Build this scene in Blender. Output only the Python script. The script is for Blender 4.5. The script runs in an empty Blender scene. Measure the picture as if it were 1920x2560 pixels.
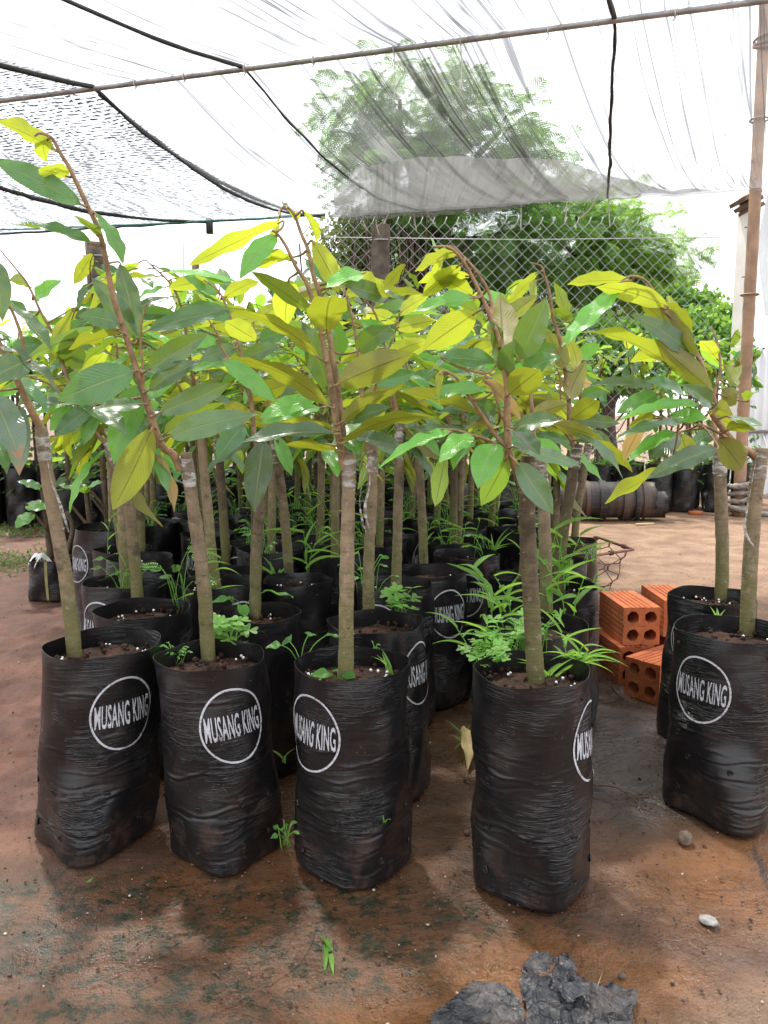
import bpy, bmesh, math, random
import numpy as np
from mathutils import Vector, Matrix, noise as mnoise

# ------------------------------------------------------------------ camera, sky, sun, exposure
scene = bpy.context.scene
COL = scene.collection
CAM_H, FPX = 0.8, 2000.0
PITCH = math.atan(255 / 2000)
cam_d = bpy.data.cameras.new('camera')
cam = bpy.data.objects.new('camera', cam_d)
COL.objects.link(cam)
cam.location = (0, 0, CAM_H)
cam.rotation_euler = (math.pi / 2 - PITCH, 0, 0)
cam_d.sensor_fit = 'VERTICAL'
cam_d.sensor_height = 36
cam_d.lens = FPX / 2560 * 36
cam_d.clip_start = 0.05
cam_d.clip_end = 400
scene.camera = cam

SUN_EL, SUN_AZ = math.radians(62), math.radians(-24)      # azimuth measured from +Y, negative = to the left
world = bpy.data.worlds.new('World')
scene.world = world
world.use_nodes = True
wn, wl = world.node_tree.nodes, world.node_tree.links
wn.clear()
sky = wn.new('ShaderNodeTexSky'); sky.sky_type = 'NISHITA'; sky.sun_disc = False
sky.sun_elevation = SUN_EL; sky.sun_rotation = SUN_AZ
sky.air_density = 1.0; sky.dust_density = 3.0; sky.ozone_density = 1.0
mixw = wn.new('ShaderNodeMix'); mixw.data_type = 'RGBA'
mixw.inputs[0].default_value = 0.8                       # bright thin cloud over most of the sky
mixw.inputs[7].default_value = (8.4, 8.6, 8.8, 1)
bg = wn.new('ShaderNodeBackground'); bg.inputs['Strength'].default_value = 0.12
wo = wn.new('ShaderNodeOutputWorld')
wl.new(sky.outputs[0], mixw.inputs[6]); wl.new(mixw.outputs[2], bg.inputs['Color']); wl.new(bg.outputs[0], wo.inputs[0])

sun_d = bpy.data.lights.new('sun', 'SUN'); sun_d.energy = 2.3; sun_d.angle = math.radians(3.5); sun_d.color = (1, 0.95, 0.87)
sun = bpy.data.objects.new('sun', sun_d); COL.objects.link(sun)
sdir = Vector((math.sin(SUN_AZ) * math.cos(SUN_EL), math.cos(SUN_AZ) * math.cos(SUN_EL), math.sin(SUN_EL)))
sun.rotation_euler = sdir.to_track_quat('Z', 'Y').to_euler()
sun.location = (-2, 5, 8)
scene.view_settings.view_transform = 'Standard'
scene.view_settings.look = 'None'
scene.view_settings.gamma = 1
scene.view_settings.use_curve_mapping = False
scene.view_settings.exposure = 1.25
scene.cycles.max_bounces = 8
scene.cycles.transparent_max_bounces = 24
scene.cycles.caustics_reflective = False
scene.cycles.caustics_refractive = False
scene.cycles.sample_clamp_indirect = 6

# ------------------------------------------------------------------ helpers
_s, _c = math.sin(PITCH), math.cos(PITCH)
def ray(px, py):
    x = (px - 960) / FPX; y = (1280 - py) / FPX
    return np.array((x, _c + y * _s, -_s + y * _c))
def G(px, py, z=0.0):                 # where the sight line meets the height z
    d = ray(px, py); t = (z - CAM_H) / d[2]
    return np.array((d[0] * t, d[1] * t, z))
def P(px, py, Y):                     # the point on a sight line at distance Y
    d = ray(px, py); t = Y / d[1]
    return np.array((d[0] * t, Y, CAM_H + d[2] * t))

def tag(o, label=None, cat=None, group=None, kind=None):
    if label: o['label'] = label
    if cat: o['category'] = cat
    if group: o['group'] = group
    if kind: o['kind'] = kind
    return o
def empty(name, loc, label, cat, group=None, rotz=0):
    o = bpy.data.objects.new(name, None); COL.objects.link(o)
    o.location = loc; o.rotation_euler = (0, 0, rotz); o.empty_display_size = 0.05
    return tag(o, label, cat, group)
class MB:
    def __init__(s): s.v = []; s.f = []; s.m = []; s.n = 0
    def add(s, v, f, m=0):
        v = np.asarray(v, float).reshape(-1, 3)
        s.v.append(v); s.f += [tuple(i + s.n for i in q) for q in f]; s.m += [m] * len(f); s.n += len(v)
        return s
    def mesh(s, name, mats, smooth=True, off=None):
        v = np.concatenate(s.v) if s.v else np.zeros((0, 3))
        if off is not None: v = v - np.asarray(off)
        me = bpy.data.meshes.new(name)
        me.from_pydata(v.tolist(), [], s.f)
        for m in (mats if isinstance(mats, (list, tuple)) else [mats]): me.materials.append(m)
        if any(s.m): me.polygons.foreach_set('material_index', s.m)
        me.polygons.foreach_set('use_smooth', [smooth] * len(s.f))
        me.update()
        return me
    def obj(s, name, mats, parent=None, smooth=True, off=None):
        return link(name, s.mesh(name, mats, smooth, off), parent)
def link(name, me, parent=None):
    o = bpy.data.objects.new(name, me); COL.objects.link(o)
    if parent is not None: o.parent = parent
    return o
def tube(path, radii, n=8, cap=True, jitter=0, seed=0):
    p = np.asarray(path, float); k = len(p)
    r = np.full(k, radii) if np.isscalar(radii) else np.interp(np.linspace(0, 1, k), np.linspace(0, 1, len(radii)), radii)
    t = np.gradient(p, axis=0); t /= np.linalg.norm(t, axis=1)[:, None] + 1e-12
    a = np.array((1., 0, 0)) if abs(t[0][0]) < .8 else np.array((0, 1., 0))
    nrm = np.cross(t[0], a); nrm /= np.linalg.norm(nrm)
    V = []; th = np.linspace(0, 2 * math.pi, n, endpoint=False)
    rg = np.random.default_rng(seed)
    for i in range(k):
        nrm = nrm - t[i] * nrm.dot(t[i]); nrm /= np.linalg.norm(nrm) + 1e-12
        b = np.cross(t[i], nrm)
        rr = r[i] * (1 + jitter * rg.uniform(-1, 1, n)) if jitter else r[i]
        V.append(p[i] + (np.cos(th) * rr)[:, None] * nrm + (np.sin(th) * rr)[:, None] * b)
    V = np.concatenate(V)
    F = [(i * n + j, i * n + (j + 1) % n, (i + 1) * n + (j + 1) % n, (i + 1) * n + j) for i in range(k - 1) for j in range(n)]
    if cap: F += [tuple(range(n))[::-1], tuple(range((k - 1) * n, k * n))]
    return V, F
def smooth_path(pts, n):
    p = np.asarray(pts, float)
    if len(p) < 3:
        return p[0] + (p[-1] - p[0]) * np.linspace(0, 1, n)[:, None]
    q = np.vstack([2 * p[0] - p[1], p, 2 * p[-1] - p[-2]])
    out = []
    for u in np.linspace(0, len(p) - 1 - 1e-6, n):
        i = int(u); t = u - i; a, b, c, d = q[i], q[i + 1], q[i + 2], q[i + 3]
        out.append(.5 * (2 * b + (c - a) * t + (2 * a - 5 * b + 4 * c - d) * t * t + (3 * b - a - 3 * c + d) * t ** 3))
    return np.array(out)
def box(c, d, rot=None):
    x, y, z = np.array(d) / 2
    v = np.array([(-x, -y, -z), (x, -y, -z), (x, y, -z), (-x, y, -z), (-x, -y, z), (x, -y, z), (x, y, z), (-x, y, z)])
    if rot is not None: v = v @ np.array(rot).T
    return v + np.array(c), [(3, 2, 1, 0), (4, 5, 6, 7), (0, 1, 5, 4), (1, 2, 6, 5), (2, 3, 7, 6), (3, 0, 4, 7)]
def rot_z(a): return np.array(((math.cos(a), -math.sin(a), 0), (math.sin(a), math.cos(a), 0), (0, 0, 1)))
_bm = bmesh.new(); bmesh.ops.create_icosphere(_bm, subdivisions=1, radius=1)
_bm.verts.ensure_lookup_table()
ICO_V = np.array([v.co for v in _bm.verts]); ICO_F = [tuple(v.index for v in f.verts) for f in _bm.faces]; _bm.free()
_bm = bmesh.new(); bmesh.ops.create_icosphere(_bm, subdivisions=3, radius=1)
_bm.verts.ensure_lookup_table()
ICO3_V = np.array([v.co for v in _bm.verts]); ICO3_F = [tuple(v.index for v in f.verts) for f in _bm.faces]; _bm.free()
def fbm(p, sc, oct=4):
    return mnoise.fractal(Vector(p) * sc, 1.0, 2.0, oct)
def sstep(a, b, x):
    t = np.clip((x - a) / (b - a), 0, 1); return t * t * (3 - 2 * t)

# ------------------------------------------------------------------ materials
class Mat:
    def __init__(s, name):
        s.m = bpy.data.materials.new(name); s.m.use_nodes = True
        s.t = s.m.node_tree; s.t.nodes.clear()
        s.out = s.t.nodes.new('ShaderNodeOutputMaterial')
    def n(s, typ, inp=None, **props):
        x = s.t.nodes.new('ShaderNode' + typ)
        for k, v in props.items(): setattr(x, k, v)
        for k, v in (inp or {}).items():
            sk = x.inputs[k]
            if isinstance(v, bpy.types.NodeSocket): s.t.links.new(v, sk)
            elif isinstance(v, bpy.types.Node): s.t.links.new(v.outputs[0], sk)
            else: sk.default_value = v
        return x
    def coord(s, which='Object', scale=(1, 1, 1)):
        c = s.n('TexCoord')
        return s.n('Mapping', {'Vector': c.outputs[which], 'Scale': scale}).outputs[0]
    def noise(s, vec, scale, detail=5, rough=.6, dist=0.0):
        return s.n('TexNoise', {'Vector': vec, 'Scale': scale, 'Detail': detail, 'Roughness': rough, 'Distortion': dist}).outputs[0]
    def rng(s, v, a, b, c=0.0, d=1.0, smooth=True):
        return s.n('MapRange', {'Value': v, 'From Min': a, 'From Max': b, 'To Min': c, 'To Max': d},
                   interpolation_type='SMOOTHSTEP' if smooth else 'LINEAR').outputs[0]
    def mix(s, f, a, b, mode='MIX'):
        x = s.n('Mix', data_type='RGBA', blend_type=mode)
        for i, v in ((0, f), (6, a), (7, b)):
            if isinstance(v, bpy.types.NodeSocket): s.t.links.new(v, x.inputs[i])
            elif i and len(v) == 3: x.inputs[i].default_value = (*v, 1)
            else: x.inputs[i].default_value = v
        return x.outputs[2]
    def math(s, op, a, b=0.0, clamp=False):
        x = s.n('Math', {0: a, 1: b}, operation=op); x.use_clamp = clamp
        return x.outputs[0]
    def bump(s, h, strength=.3, dist=.01, normal=None):
        d = {'Height': h, 'Strength': strength, 'Distance': dist}
        if normal is not None: d['Normal'] = normal
        return s.n('Bump', d).outputs[0]
    def pbr(s, color, rough=.6, normal=None, spec=.5, **kw):
        d = {'Base Color': color if not isinstance(color, tuple) else (*color[:3], 1), 'Roughness': rough, 'Specular IOR Level': spec}
        if normal is not None: d['Normal'] = normal
        d.update(kw)
        return s.n('BsdfPrincipled', d).outputs[0]
    def done(s, sh):
        s.t.links.new(sh, s.out.inputs['Surface']); return s.m

def mat_simple(name, color, rough=.6, var=.25, sc=20, bump=.0, spec=.5, metal=0.0):
    m = Mat(name); v = m.coord()
    f = m.noise(v, sc)
    col = m.mix(m.rng(f, .3, .7), tuple(c * (1 - var) for c in color), tuple(min(1, c * (1 + var)) for c in color))
    nrm = m.bump(m.noise(v, sc * 3), bump, .005) if bump else None
    return m.done(m.pbr(col, rough, nrm, spec, Metallic=metal))

def mat_leaf(name, top, under, trans, tfac=.34, rough=.36, burnt=False):
    m = Mat(name)
    uv = m.n('TexCoord').outputs['UV']
    sep = m.n('SeparateXYZ', {'Vector': uv})
    u, v = sep.outputs[0], sep.outputs[1]            # u along, v across 0..1 with .5 the midrib
    av = m.math('ABSOLUTE', m.math('SUBTRACT', v, .5))
    rib = m.rng(av, .012, .035, 1, 0)
    ph = m.math('SUBTRACT', m.math('MULTIPLY', u, 15.0), m.math('MULTIPLY', av, 9.0))
    vein = m.rng(m.math('ABSOLUTE', m.math('SUBTRACT', m.math('FRACT', ph), .5)), .0, .16, 1, 0)
    oi = m.n('ObjectInfo')
    rnd = oi.outputs['Random']
    nz = m.noise(m.coord('Object', (1, 1, 1)), 5, 3)
    k = m.math('ADD', m.math('MULTIPLY', rnd, .85), m.math('MULTIPLY', nz, .4))
    tcol = m.mix(k, tuple(c * .42 for c in top), tuple(c * 1.55 for c in top))
    tcol = m.mix(m.math('MULTIPLY', vein, .28), tcol, tuple(min(1, c * 1.9) for c in top))
    tcol = m.mix(m.math('MULTIPLY', rib, .65), tcol, (.30, .34, .13))
    sv = m.n('VectorMath', {0: m.coord('UV', (3, 1.2, 1)), 1: m.n('CombineXYZ', {0: m.math('MULTIPLY', rnd, 53.), 1: m.math('MULTIPLY', rnd, 17.)}).outputs[0]}, operation='ADD').outputs[0]
    spots = m.math('MULTIPLY', m.rng(m.noise(sv, 9, 4, .7), .60, .67), m.rng(rnd, .35, .8, .25, 1.0))
    dusty = m.rng(m.noise(sv, 2.2, 5, .65), .45, .70)
    tcol = m.mix(m.math('MULTIPLY', spots, .6), tcol, (.10, .07, .03))
    tcol = m.mix(m.math('MULTIPLY', dusty, .22), tcol, (.22, .23, .17))
    ucol = m.mix(k, tuple(c * .7 for c in under), tuple(c * 1.3 for c in under))
    ucol = m.mix(m.math('MULTIPLY', vein, .12), ucol, tuple(c * .55 for c in under))
    ucol = m.mix(m.math('MULTIPLY', rib, .8), ucol, (.13, .06, .02))
    ucol = m.mix(m.math('MULTIPLY', spots, .7), ucol, (.06, .04, .02))
    if burnt:
        bt = m.rng(m.math('ADD', u, m.math('MULTIPLY', m.math('SUBTRACT', m.noise(m.coord('UV', (3, 3, 1)), 3, 3), .5), .35)), .80, .90)
        tcol = m.mix(bt, tcol, (.34, .16, .09)); ucol = m.mix(bt, ucol, (.30, .14, .08))
    back = m.n('NewGeometry').outputs['Backfacing']
    col = m.mix(back, tcol, ucol)
    rgh = m.math('ADD', m.math('MULTIPLY', back, .25), rough)
    nrm = m.bump(m.math('ADD', m.math('MULTIPLY', vein, -.6), m.math('MULTIPLY', rib, -1.2)), .35, .004)
    b = m.pbr(col, rgh, nrm, .8)
    trc = m.mix(m.math('MULTIPLY', m.math('MAXIMUM', rib, m.math('MULTIPLY', vein, .4)), .6), m.mix(k, tuple(c * .8 for c in trans), tuple(min(1, c * 1.15) for c in trans)), tuple(c * .3 for c in trans))
    trc = m.mix(back, m.mix(.6, trc, (trans[0] * .45, trans[1] * .85, trans[2])), trc)
    tr = m.n('BsdfTranslucent', {'Color': trc}).outputs[0]
    ms = m.n('MixShader', {0: m.rng(back, 0, 1, tfac * .72, tfac * 1.05, False), 1: b, 2: tr}).outputs[0]
    return m.done(ms)
LEAF = {
    'dark':  mat_leaf('leaf_dark_green', (.064, .135, .058), (.19, .165, .038), (.48, .56, .03), .34, .24),
    'mid':   mat_leaf('leaf_mid_green', (.055, .165, .048), (.22, .23, .04), (.40, .62, .045), .32, .25),
    'lime':  mat_leaf('leaf_lime_green', (.12, .36, .045), (.28, .38, .05), (.42, .74, .07), .40, .27),
    'gold':  mat_leaf('leaf_gold_under', (.09, .20, .05), (.26, .28, .045), (.64, .74, .05), .46, .36),
    'burnt': mat_leaf('leaf_pale_burnt_tip', (.085, .135, .095), (.19, .165, .035), (.40, .46, .05), .28, .22, True),
    'beige': mat_leaf('leaf_dry_beige', (.42, .30, .13), (.50, .38, .18), (.60, .42, .12), .3, .6),
}
def mat_grass(name, col, tr):
    m = Mat(name); oi = m.n('ObjectInfo')
    k = m.math('ADD', m.math('MULTIPLY', oi.outputs['Random'], .6), m.math('MULTIPLY', m.noise(m.coord(), 30, 2), .4))
    c = m.mix(k, tuple(x * .6 for x in col), tuple(min(1, x * 1.5) for x in col))
    b = m.pbr(c, .42, None, .4)
    t = m.n('BsdfTranslucent', {'Color': (*tr, 1)}).outputs[0]
    return m.done(m.n('MixShader', {0: .42, 1: b, 2: t}).outputs[0])
M_GRASS = mat_grass('weed_green', (.13, .29, .05), (.42, .74, .10))
M_CLOVER = mat_grass('clover_green', (.16, .33, .075), (.48, .80, .18))
M_BROAD = mat_grass('broad_weed_green', (.07, .21, .035), (.28, .58, .06))

def mat_bag(name='black_polythene', base=(.0080, .0080, .0092)):
    m = Mat(name)
    v = m.coord(); rnd = m.n('ObjectInfo').outputs['Random']
    vo = m.n('VectorMath', {0: v, 1: m.n('CombineXYZ', {0: m.math('MULTIPLY', rnd, 37.), 2: m.math('MULTIPLY', rnd, 11.)}).outputs[0]}, operation='ADD').outputs[0]
    st = m.n('Mapping', {'Vector': vo, 'Scale': (9, 9, 52)}).outputs[0]
    wr = m.noise(st, 1.0, 2, .5, .6)
    st2 = m.n('Mapping', {'Vector': vo, 'Scale': (7, 7, 105)}).outputs[0]
    w2 = m.noise(st2, 1.0, 2, .5, .5)
    st3 = m.n('Mapping', {'Vector': vo, 'Scale': (12, 12, 150)}).outputs[0]
    w3 = m.noise(st3, 1.3, 2, .5, 1.2)
    wr2 = m.math('ADD', m.rng(m.math('ABSOLUTE', m.math('SUBTRACT', w2, .5)), .0, .075, 1, 0), m.math('MULTIPLY', m.rng(m.math('ABSOLUTE', m.math('SUBTRACT', w3, .5)), .0, .06, 1, 0), .6))
    zz = m.n('SeparateXYZ', {'Vector': v}).outputs[2]
    crz = m.math('MULTIPLY', m.rng(m.noise(vo, 10, 3, .55), .50, .66), m.rng(zz, .36, .20, .2, 1.0))
    fine = m.noise(vo, 420, 3, .6)
    dust = m.rng(m.noise(vo, 7, 6, .68, .6), .50, .78)
    mud = m.math('MULTIPLY', m.rng(m.noise(vo, 16, 5, .7), .47, .70), m.rng(m.n('SeparateXYZ', {'Vector': v}).outputs[2], .24, .02, .35, 1.6))
    speck = m.rng(m.noise(vo, 260, 2, .5), .68, .74)
    streak = m.rng(m.noise(m.n('Mapping', {'Vector': vo, 'Scale': (60, 60, 3)}).outputs[0], 1.0, 4, .7), .52, .80)
    col = m.mix(m.math('MULTIPLY', dust, .30), base, (.040, .034, .031))
    col = m.mix(m.math('MULTIPLY', mud, .42), col, (.060, .033, .021))
    col = m.mix(m.math('MULTIPLY', streak, .22), col, (.035, .031, .030))
    col = m.mix(m.math('MULTIPLY', speck, .4), col, (.20, .15, .12))
    smo = m.rng(m.noise(vo, 6, 3, .5), .40, .62)
    n1 = m.bump(m.math('MULTIPLY', wr, m.math('ADD', m.math('MULTIPLY', smo, .85), .15)), .26, .010)
    n2 = m.bump(m.math('MULTIPLY', wr2, crz), .75, .0028, n1)
    n3 = m.bump(fine, .10, .0012, n2)
    rg = m.math('ADD', m.math('MULTIPLY', dust, .26), m.math('ADD', m.math('MULTIPLY', mud, .2), .29))
    return m.done(m.pbr(col, rg, n3, .5))
M_BAG = mat_bag()
M_BAGOLD = mat_bag('old_brown_polythene', (.030, .020, .016))
def mat_print():
    m = Mat('white_print'); v = m.coord(); rnd = m.n('ObjectInfo').outputs['Random']
    v = m.n('VectorMath', {0: v, 1: m.n('CombineXYZ', {0: m.math('MULTIPLY', rnd, 31.), 2: m.math('MULTIPLY', rnd, 13.)}).outputs[0]}, operation='ADD').outputs[0]
    w = m.rng(m.math('ADD', m.noise(v, 150, 4, .7), m.math('MULTIPLY', m.noise(m.n('Mapping', {'Vector': v, 'Scale': (60, 60, 260)}).outputs[0], 1., 3), .42)), .75, .94)
    fade = m.rng(m.noise(v, 24, 4, .6), m.math('ADD', .53, m.math('MULTIPLY', rnd, .10)), .74)
    crk = m.rng(m.math('ABSOLUTE', m.math('SUBTRACT', m.noise(m.n('Mapping', {'Vector': v, 'Scale': (7, 7, 105)}).outputs[0], 1., 2), .5)), .0, .02, .5, 0)
    fade = m.math('MAXIMUM', fade, crk)
    w = m.math('MAXIMUM', w, m.math('MULTIPLY', fade, .75))
    col = m.mix(w, (.52, .53, .57), (.03, .03, .034))
    return m.done(m.pbr(col, .5))
M_PRINT = mat_print()
def mat_soil():
    m = Mat('potting_soil'); v = m.coord()
    a = m.noise(v, 28, 6, .7); b = m.noise(v, 160, 4, .7)
    col = m.mix(m.rng(a, .35, .68), (.011, .008, .0065), (.060, .026, .016))
    col = m.mix(m.rng(b, .45, .75), col, (.10, .045, .028))
    return m.done(m.pbr(col, .85, m.bump(m.math('ADD', a, m.math('MULTIPLY', b, .6)), .9, .008), .25))
M_SOIL = mat_soil()
M_BEAD = mat_simple('fertiliser_white', (.78, .78, .75), .5, .1, 40)
def mat_bark(name, c1, c2, moss, mossamt=1.0):
    m = Mat(name); v = m.coord()
    rnd = m.n('ObjectInfo').outputs['Random']
    z = m.n('SeparateXYZ', {'Vector': v}).outputs[2]
    a = m.noise(v, 38, 6, .65); ring = m.noise(m.n('Mapping', {'Vector': v, 'Scale': (22, 22, 150)}).outputs[0], 1., 4, .6)
    blot = m.noise(v, 14, 4, .6)
    k = m.math('ADD', m.math('MULTIPLY', a, .6), m.math('MULTIPLY', rnd, .4))
    col = m.mix(m.rng(k, .25, .75), c1, c2)
    low = m.math('MULTIPLY', m.rng(z, .62, .34), mossamt)
    ms = m.math('MULTIPLY', m.rng(m.math('ADD', m.noise(v, 60, 6, .75), m.math('MULTIPLY', low, .38)), .52, .80), .85)
    col = m.mix(ms, col, moss)
    col = m.mix(m.math('MULTIPLY', m.rng(blot, .54, .66), .60), col, tuple(c * .35 for c in c1))
    col = m.mix(m.math('MULTIPLY', m.rng(m.noise(v, 70, 4, .7), .60, .70), .55), col, (.36, .32, .25))
    nrm = m.bump(m.math('ADD', ring, a), .6, .004)
    return m.done(m.pbr(col, .75, nrm, .3))
M_BARK = mat_bark('durian_bark', (.088, .064, .043), (.31, .235, .150), (.135, .128, .044), .85)
M_BARKD = mat_bark('dark_bark', (.075, .045, .030), (.15, .095, .065), (.10, .10, .05), .3)
def mat_tape():
    m = Mat('graft_tape'); v = m.coord()
    a = m.noise(m.n('Mapping', {'Vector': v, 'Scale': (35, 35, 90)}).outputs[0], 1., 3, .5, .8)
    b = m.pbr(m.mix(m.rng(a, .35, .7), (.36, .31, .26), (.62, .60, .58)), .18, m.bump(a, .8, .004), .7)
    t = m.n('BsdfTransparent').outputs[0]
    return m.done(m.n('MixShader', {0: m.rng(a, .42, .62, .80, .25), 1: b, 2: t}).outputs[0])
M_TAPE = mat_tape()
M_SHOOT = mat_simple('shoot_bark', (.30, .185, .10), .7, .35, 60, .3)
M_SHOOTY = mat_simple('young_twig', (.36, .25, .12), .7, .25, 60, .2)

def mat_ground():
    m = Mat('laterite_ground'); v = m.coord()
    sx = m.n('SeparateXYZ', {'Vector': v}); x, y = sx.outputs[0], sx.outputs[1]
    wob = m.math('MULTIPLY', m.math('SUBTRACT', m.noise(v, 3.2, 5, .62), .5), 1.1)
    wob2 = m.math('MULTIPLY', m.math('SUBTRACT', m.noise(v, 9, 5, .65), .5), .5)
    big = m.noise(v, 1.5, 6, .62, .5); mid = m.noise(v, 6, 6, .66, .3); fine = m.noise(v, 55, 5, .7); grit = m.noise(v, 300, 3, .6)
    def blob(cx, cy, rx, ry, e0=.55, e1=1.25):
        dx = m.math('DIVIDE', m.math('SUBTRACT', x, cx), rx); dy = m.math('DIVIDE', m.math('SUBTRACT', y, cy), ry)
        d = m.math('SQRT', m.math('ADD', m.math('MULTIPLY', dx, dx), m.math('MULTIPLY', dy, dy)))
        return m.rng(m.math('ADD', d, m.math('ADD', wob, wob2)), e0, e1, 1, 0)
    col = m.mix(m.rng(mid, .3, .72), (.085, .040, .023), (.185, .092, .050))
    col = m.mix(m.math('MULTIPLY', m.rng(big, .46, .66), .75), col, (.215, .088, .028))          # ochre stains
    col = m.mix(m.math('MULTIPLY', m.rng(m.noise(v, 4.3, 5, .6), .52, .70), .55), col, (.13, .095, .064))  # grey silt
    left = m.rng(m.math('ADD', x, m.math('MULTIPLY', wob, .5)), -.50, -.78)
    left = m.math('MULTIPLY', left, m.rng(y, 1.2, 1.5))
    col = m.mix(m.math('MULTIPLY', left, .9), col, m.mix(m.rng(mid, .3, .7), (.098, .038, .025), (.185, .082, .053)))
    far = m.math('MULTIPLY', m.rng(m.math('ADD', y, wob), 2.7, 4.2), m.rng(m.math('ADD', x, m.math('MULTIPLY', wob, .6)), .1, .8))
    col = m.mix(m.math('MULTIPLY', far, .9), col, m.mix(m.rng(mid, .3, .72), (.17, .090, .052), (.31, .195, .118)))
    grey = blob(.62, 1.85, .30, .55)
    col = m.mix(m.math('MULTIPLY', grey, .8), col, (.048, .041, .037))
    # moss films on the wet floor, plus shade painted dark under the front bags
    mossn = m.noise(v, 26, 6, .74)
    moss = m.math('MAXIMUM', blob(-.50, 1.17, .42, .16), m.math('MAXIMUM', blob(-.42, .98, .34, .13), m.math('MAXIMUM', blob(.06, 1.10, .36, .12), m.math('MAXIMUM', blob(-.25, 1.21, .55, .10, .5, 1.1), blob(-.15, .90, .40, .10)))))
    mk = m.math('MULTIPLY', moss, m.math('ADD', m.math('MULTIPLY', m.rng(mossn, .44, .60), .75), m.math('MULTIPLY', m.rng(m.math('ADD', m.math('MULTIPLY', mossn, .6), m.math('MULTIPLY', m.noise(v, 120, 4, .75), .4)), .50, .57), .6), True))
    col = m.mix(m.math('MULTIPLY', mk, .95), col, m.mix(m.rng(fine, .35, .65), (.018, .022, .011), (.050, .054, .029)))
    orange = m.math('MAXIMUM', blob(.27, 1.02, .22, .12), m.math('MAXIMUM', blob(.74, 1.28, .34, .20), blob(.10, .93, .2, .09)))
    col = m.mix(m.math('MULTIPLY', orange, .62), col, m.mix(m.rng(fine, .3, .7), (.22, .078, .016), (.36, .15, .040)))
    pale = m.math('MAXIMUM', blob(.62, .93, .30, .12), blob(-.1, .86, .25, .07))
    col = m.mix(m.math('MULTIPLY', pale, .6), col, (.29, .19, .115))
    col = m.mix(m.math('MULTIPLY', m.rng(fine, .52, .66), .45), col, (.055, .031, .021))
    col = m.mix(m.math('MULTIPLY', m.rng(m.noise(v, 130, 4, .75), .58, .68), .5), col, (.05, .03, .02))
    col = m.mix(m.math('MULTIPLY', m.rng(grit, .68, .73), .5), col, (.38, .31, .24))
    crack = m.n('TexVoronoi', {'Vector': m.n('Mapping', {'Vector': v, 'Scale': (1, 1.2, 1)}).outputs[0], 'Scale': 1.15}, feature='DISTANCE_TO_EDGE').outputs[0]
    ck = m.math('MULTIPLY', m.rng(m.math('ADD', crack, m.math('MULTIPLY', m.math('SUBTRACT', m.noise(v, 14, 4), .5), .05)), .0, .007, 1, 0), m.math('MULTIPLY', m.rng(x, .45, .7), m.rng(y, 1.9, 1.4)))
    col = m.mix(m.math('MULTIPLY', ck, .8), col, (.05, .03, .02))
    wet = m.math('MAXIMUM', blob(.90, 1.18, .30, .30), m.math('MAXIMUM', blob(.1, 1.15, .9, .22), m.math('MAXIMUM', grey, m.math('MAXIMUM', blob(.0, 2.0, .7, .8), blob(.45, 1.0, .55, .28)))))  # band along the front bags: damp floor plus their contact shade, painted in
    wet_shade = m.math('MULTIPLY', wet, m.rng(m.noise(v, 8, 4, .6), .28, .62, .35, 1))
    col = m.mix(m.math('MULTIPLY', wet_shade, .6), col, m.mix(1.0, col, (.45, .40, .34), 'MULTIPLY'))
    rough = m.math('SUBTRACT', .74, m.math('MULTIPLY', wet_shade, .64))
    h = m.math('ADD', m.math('MULTIPLY', mid, 1.0), m.math('ADD', m.math('MULTIPLY', fine, .5), m.math('MULTIPLY', grit, .14)))
    nrm = m.bump(h, .75, .012)
    return m.done(m.pbr(col, rough, nrm, .5))

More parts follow.
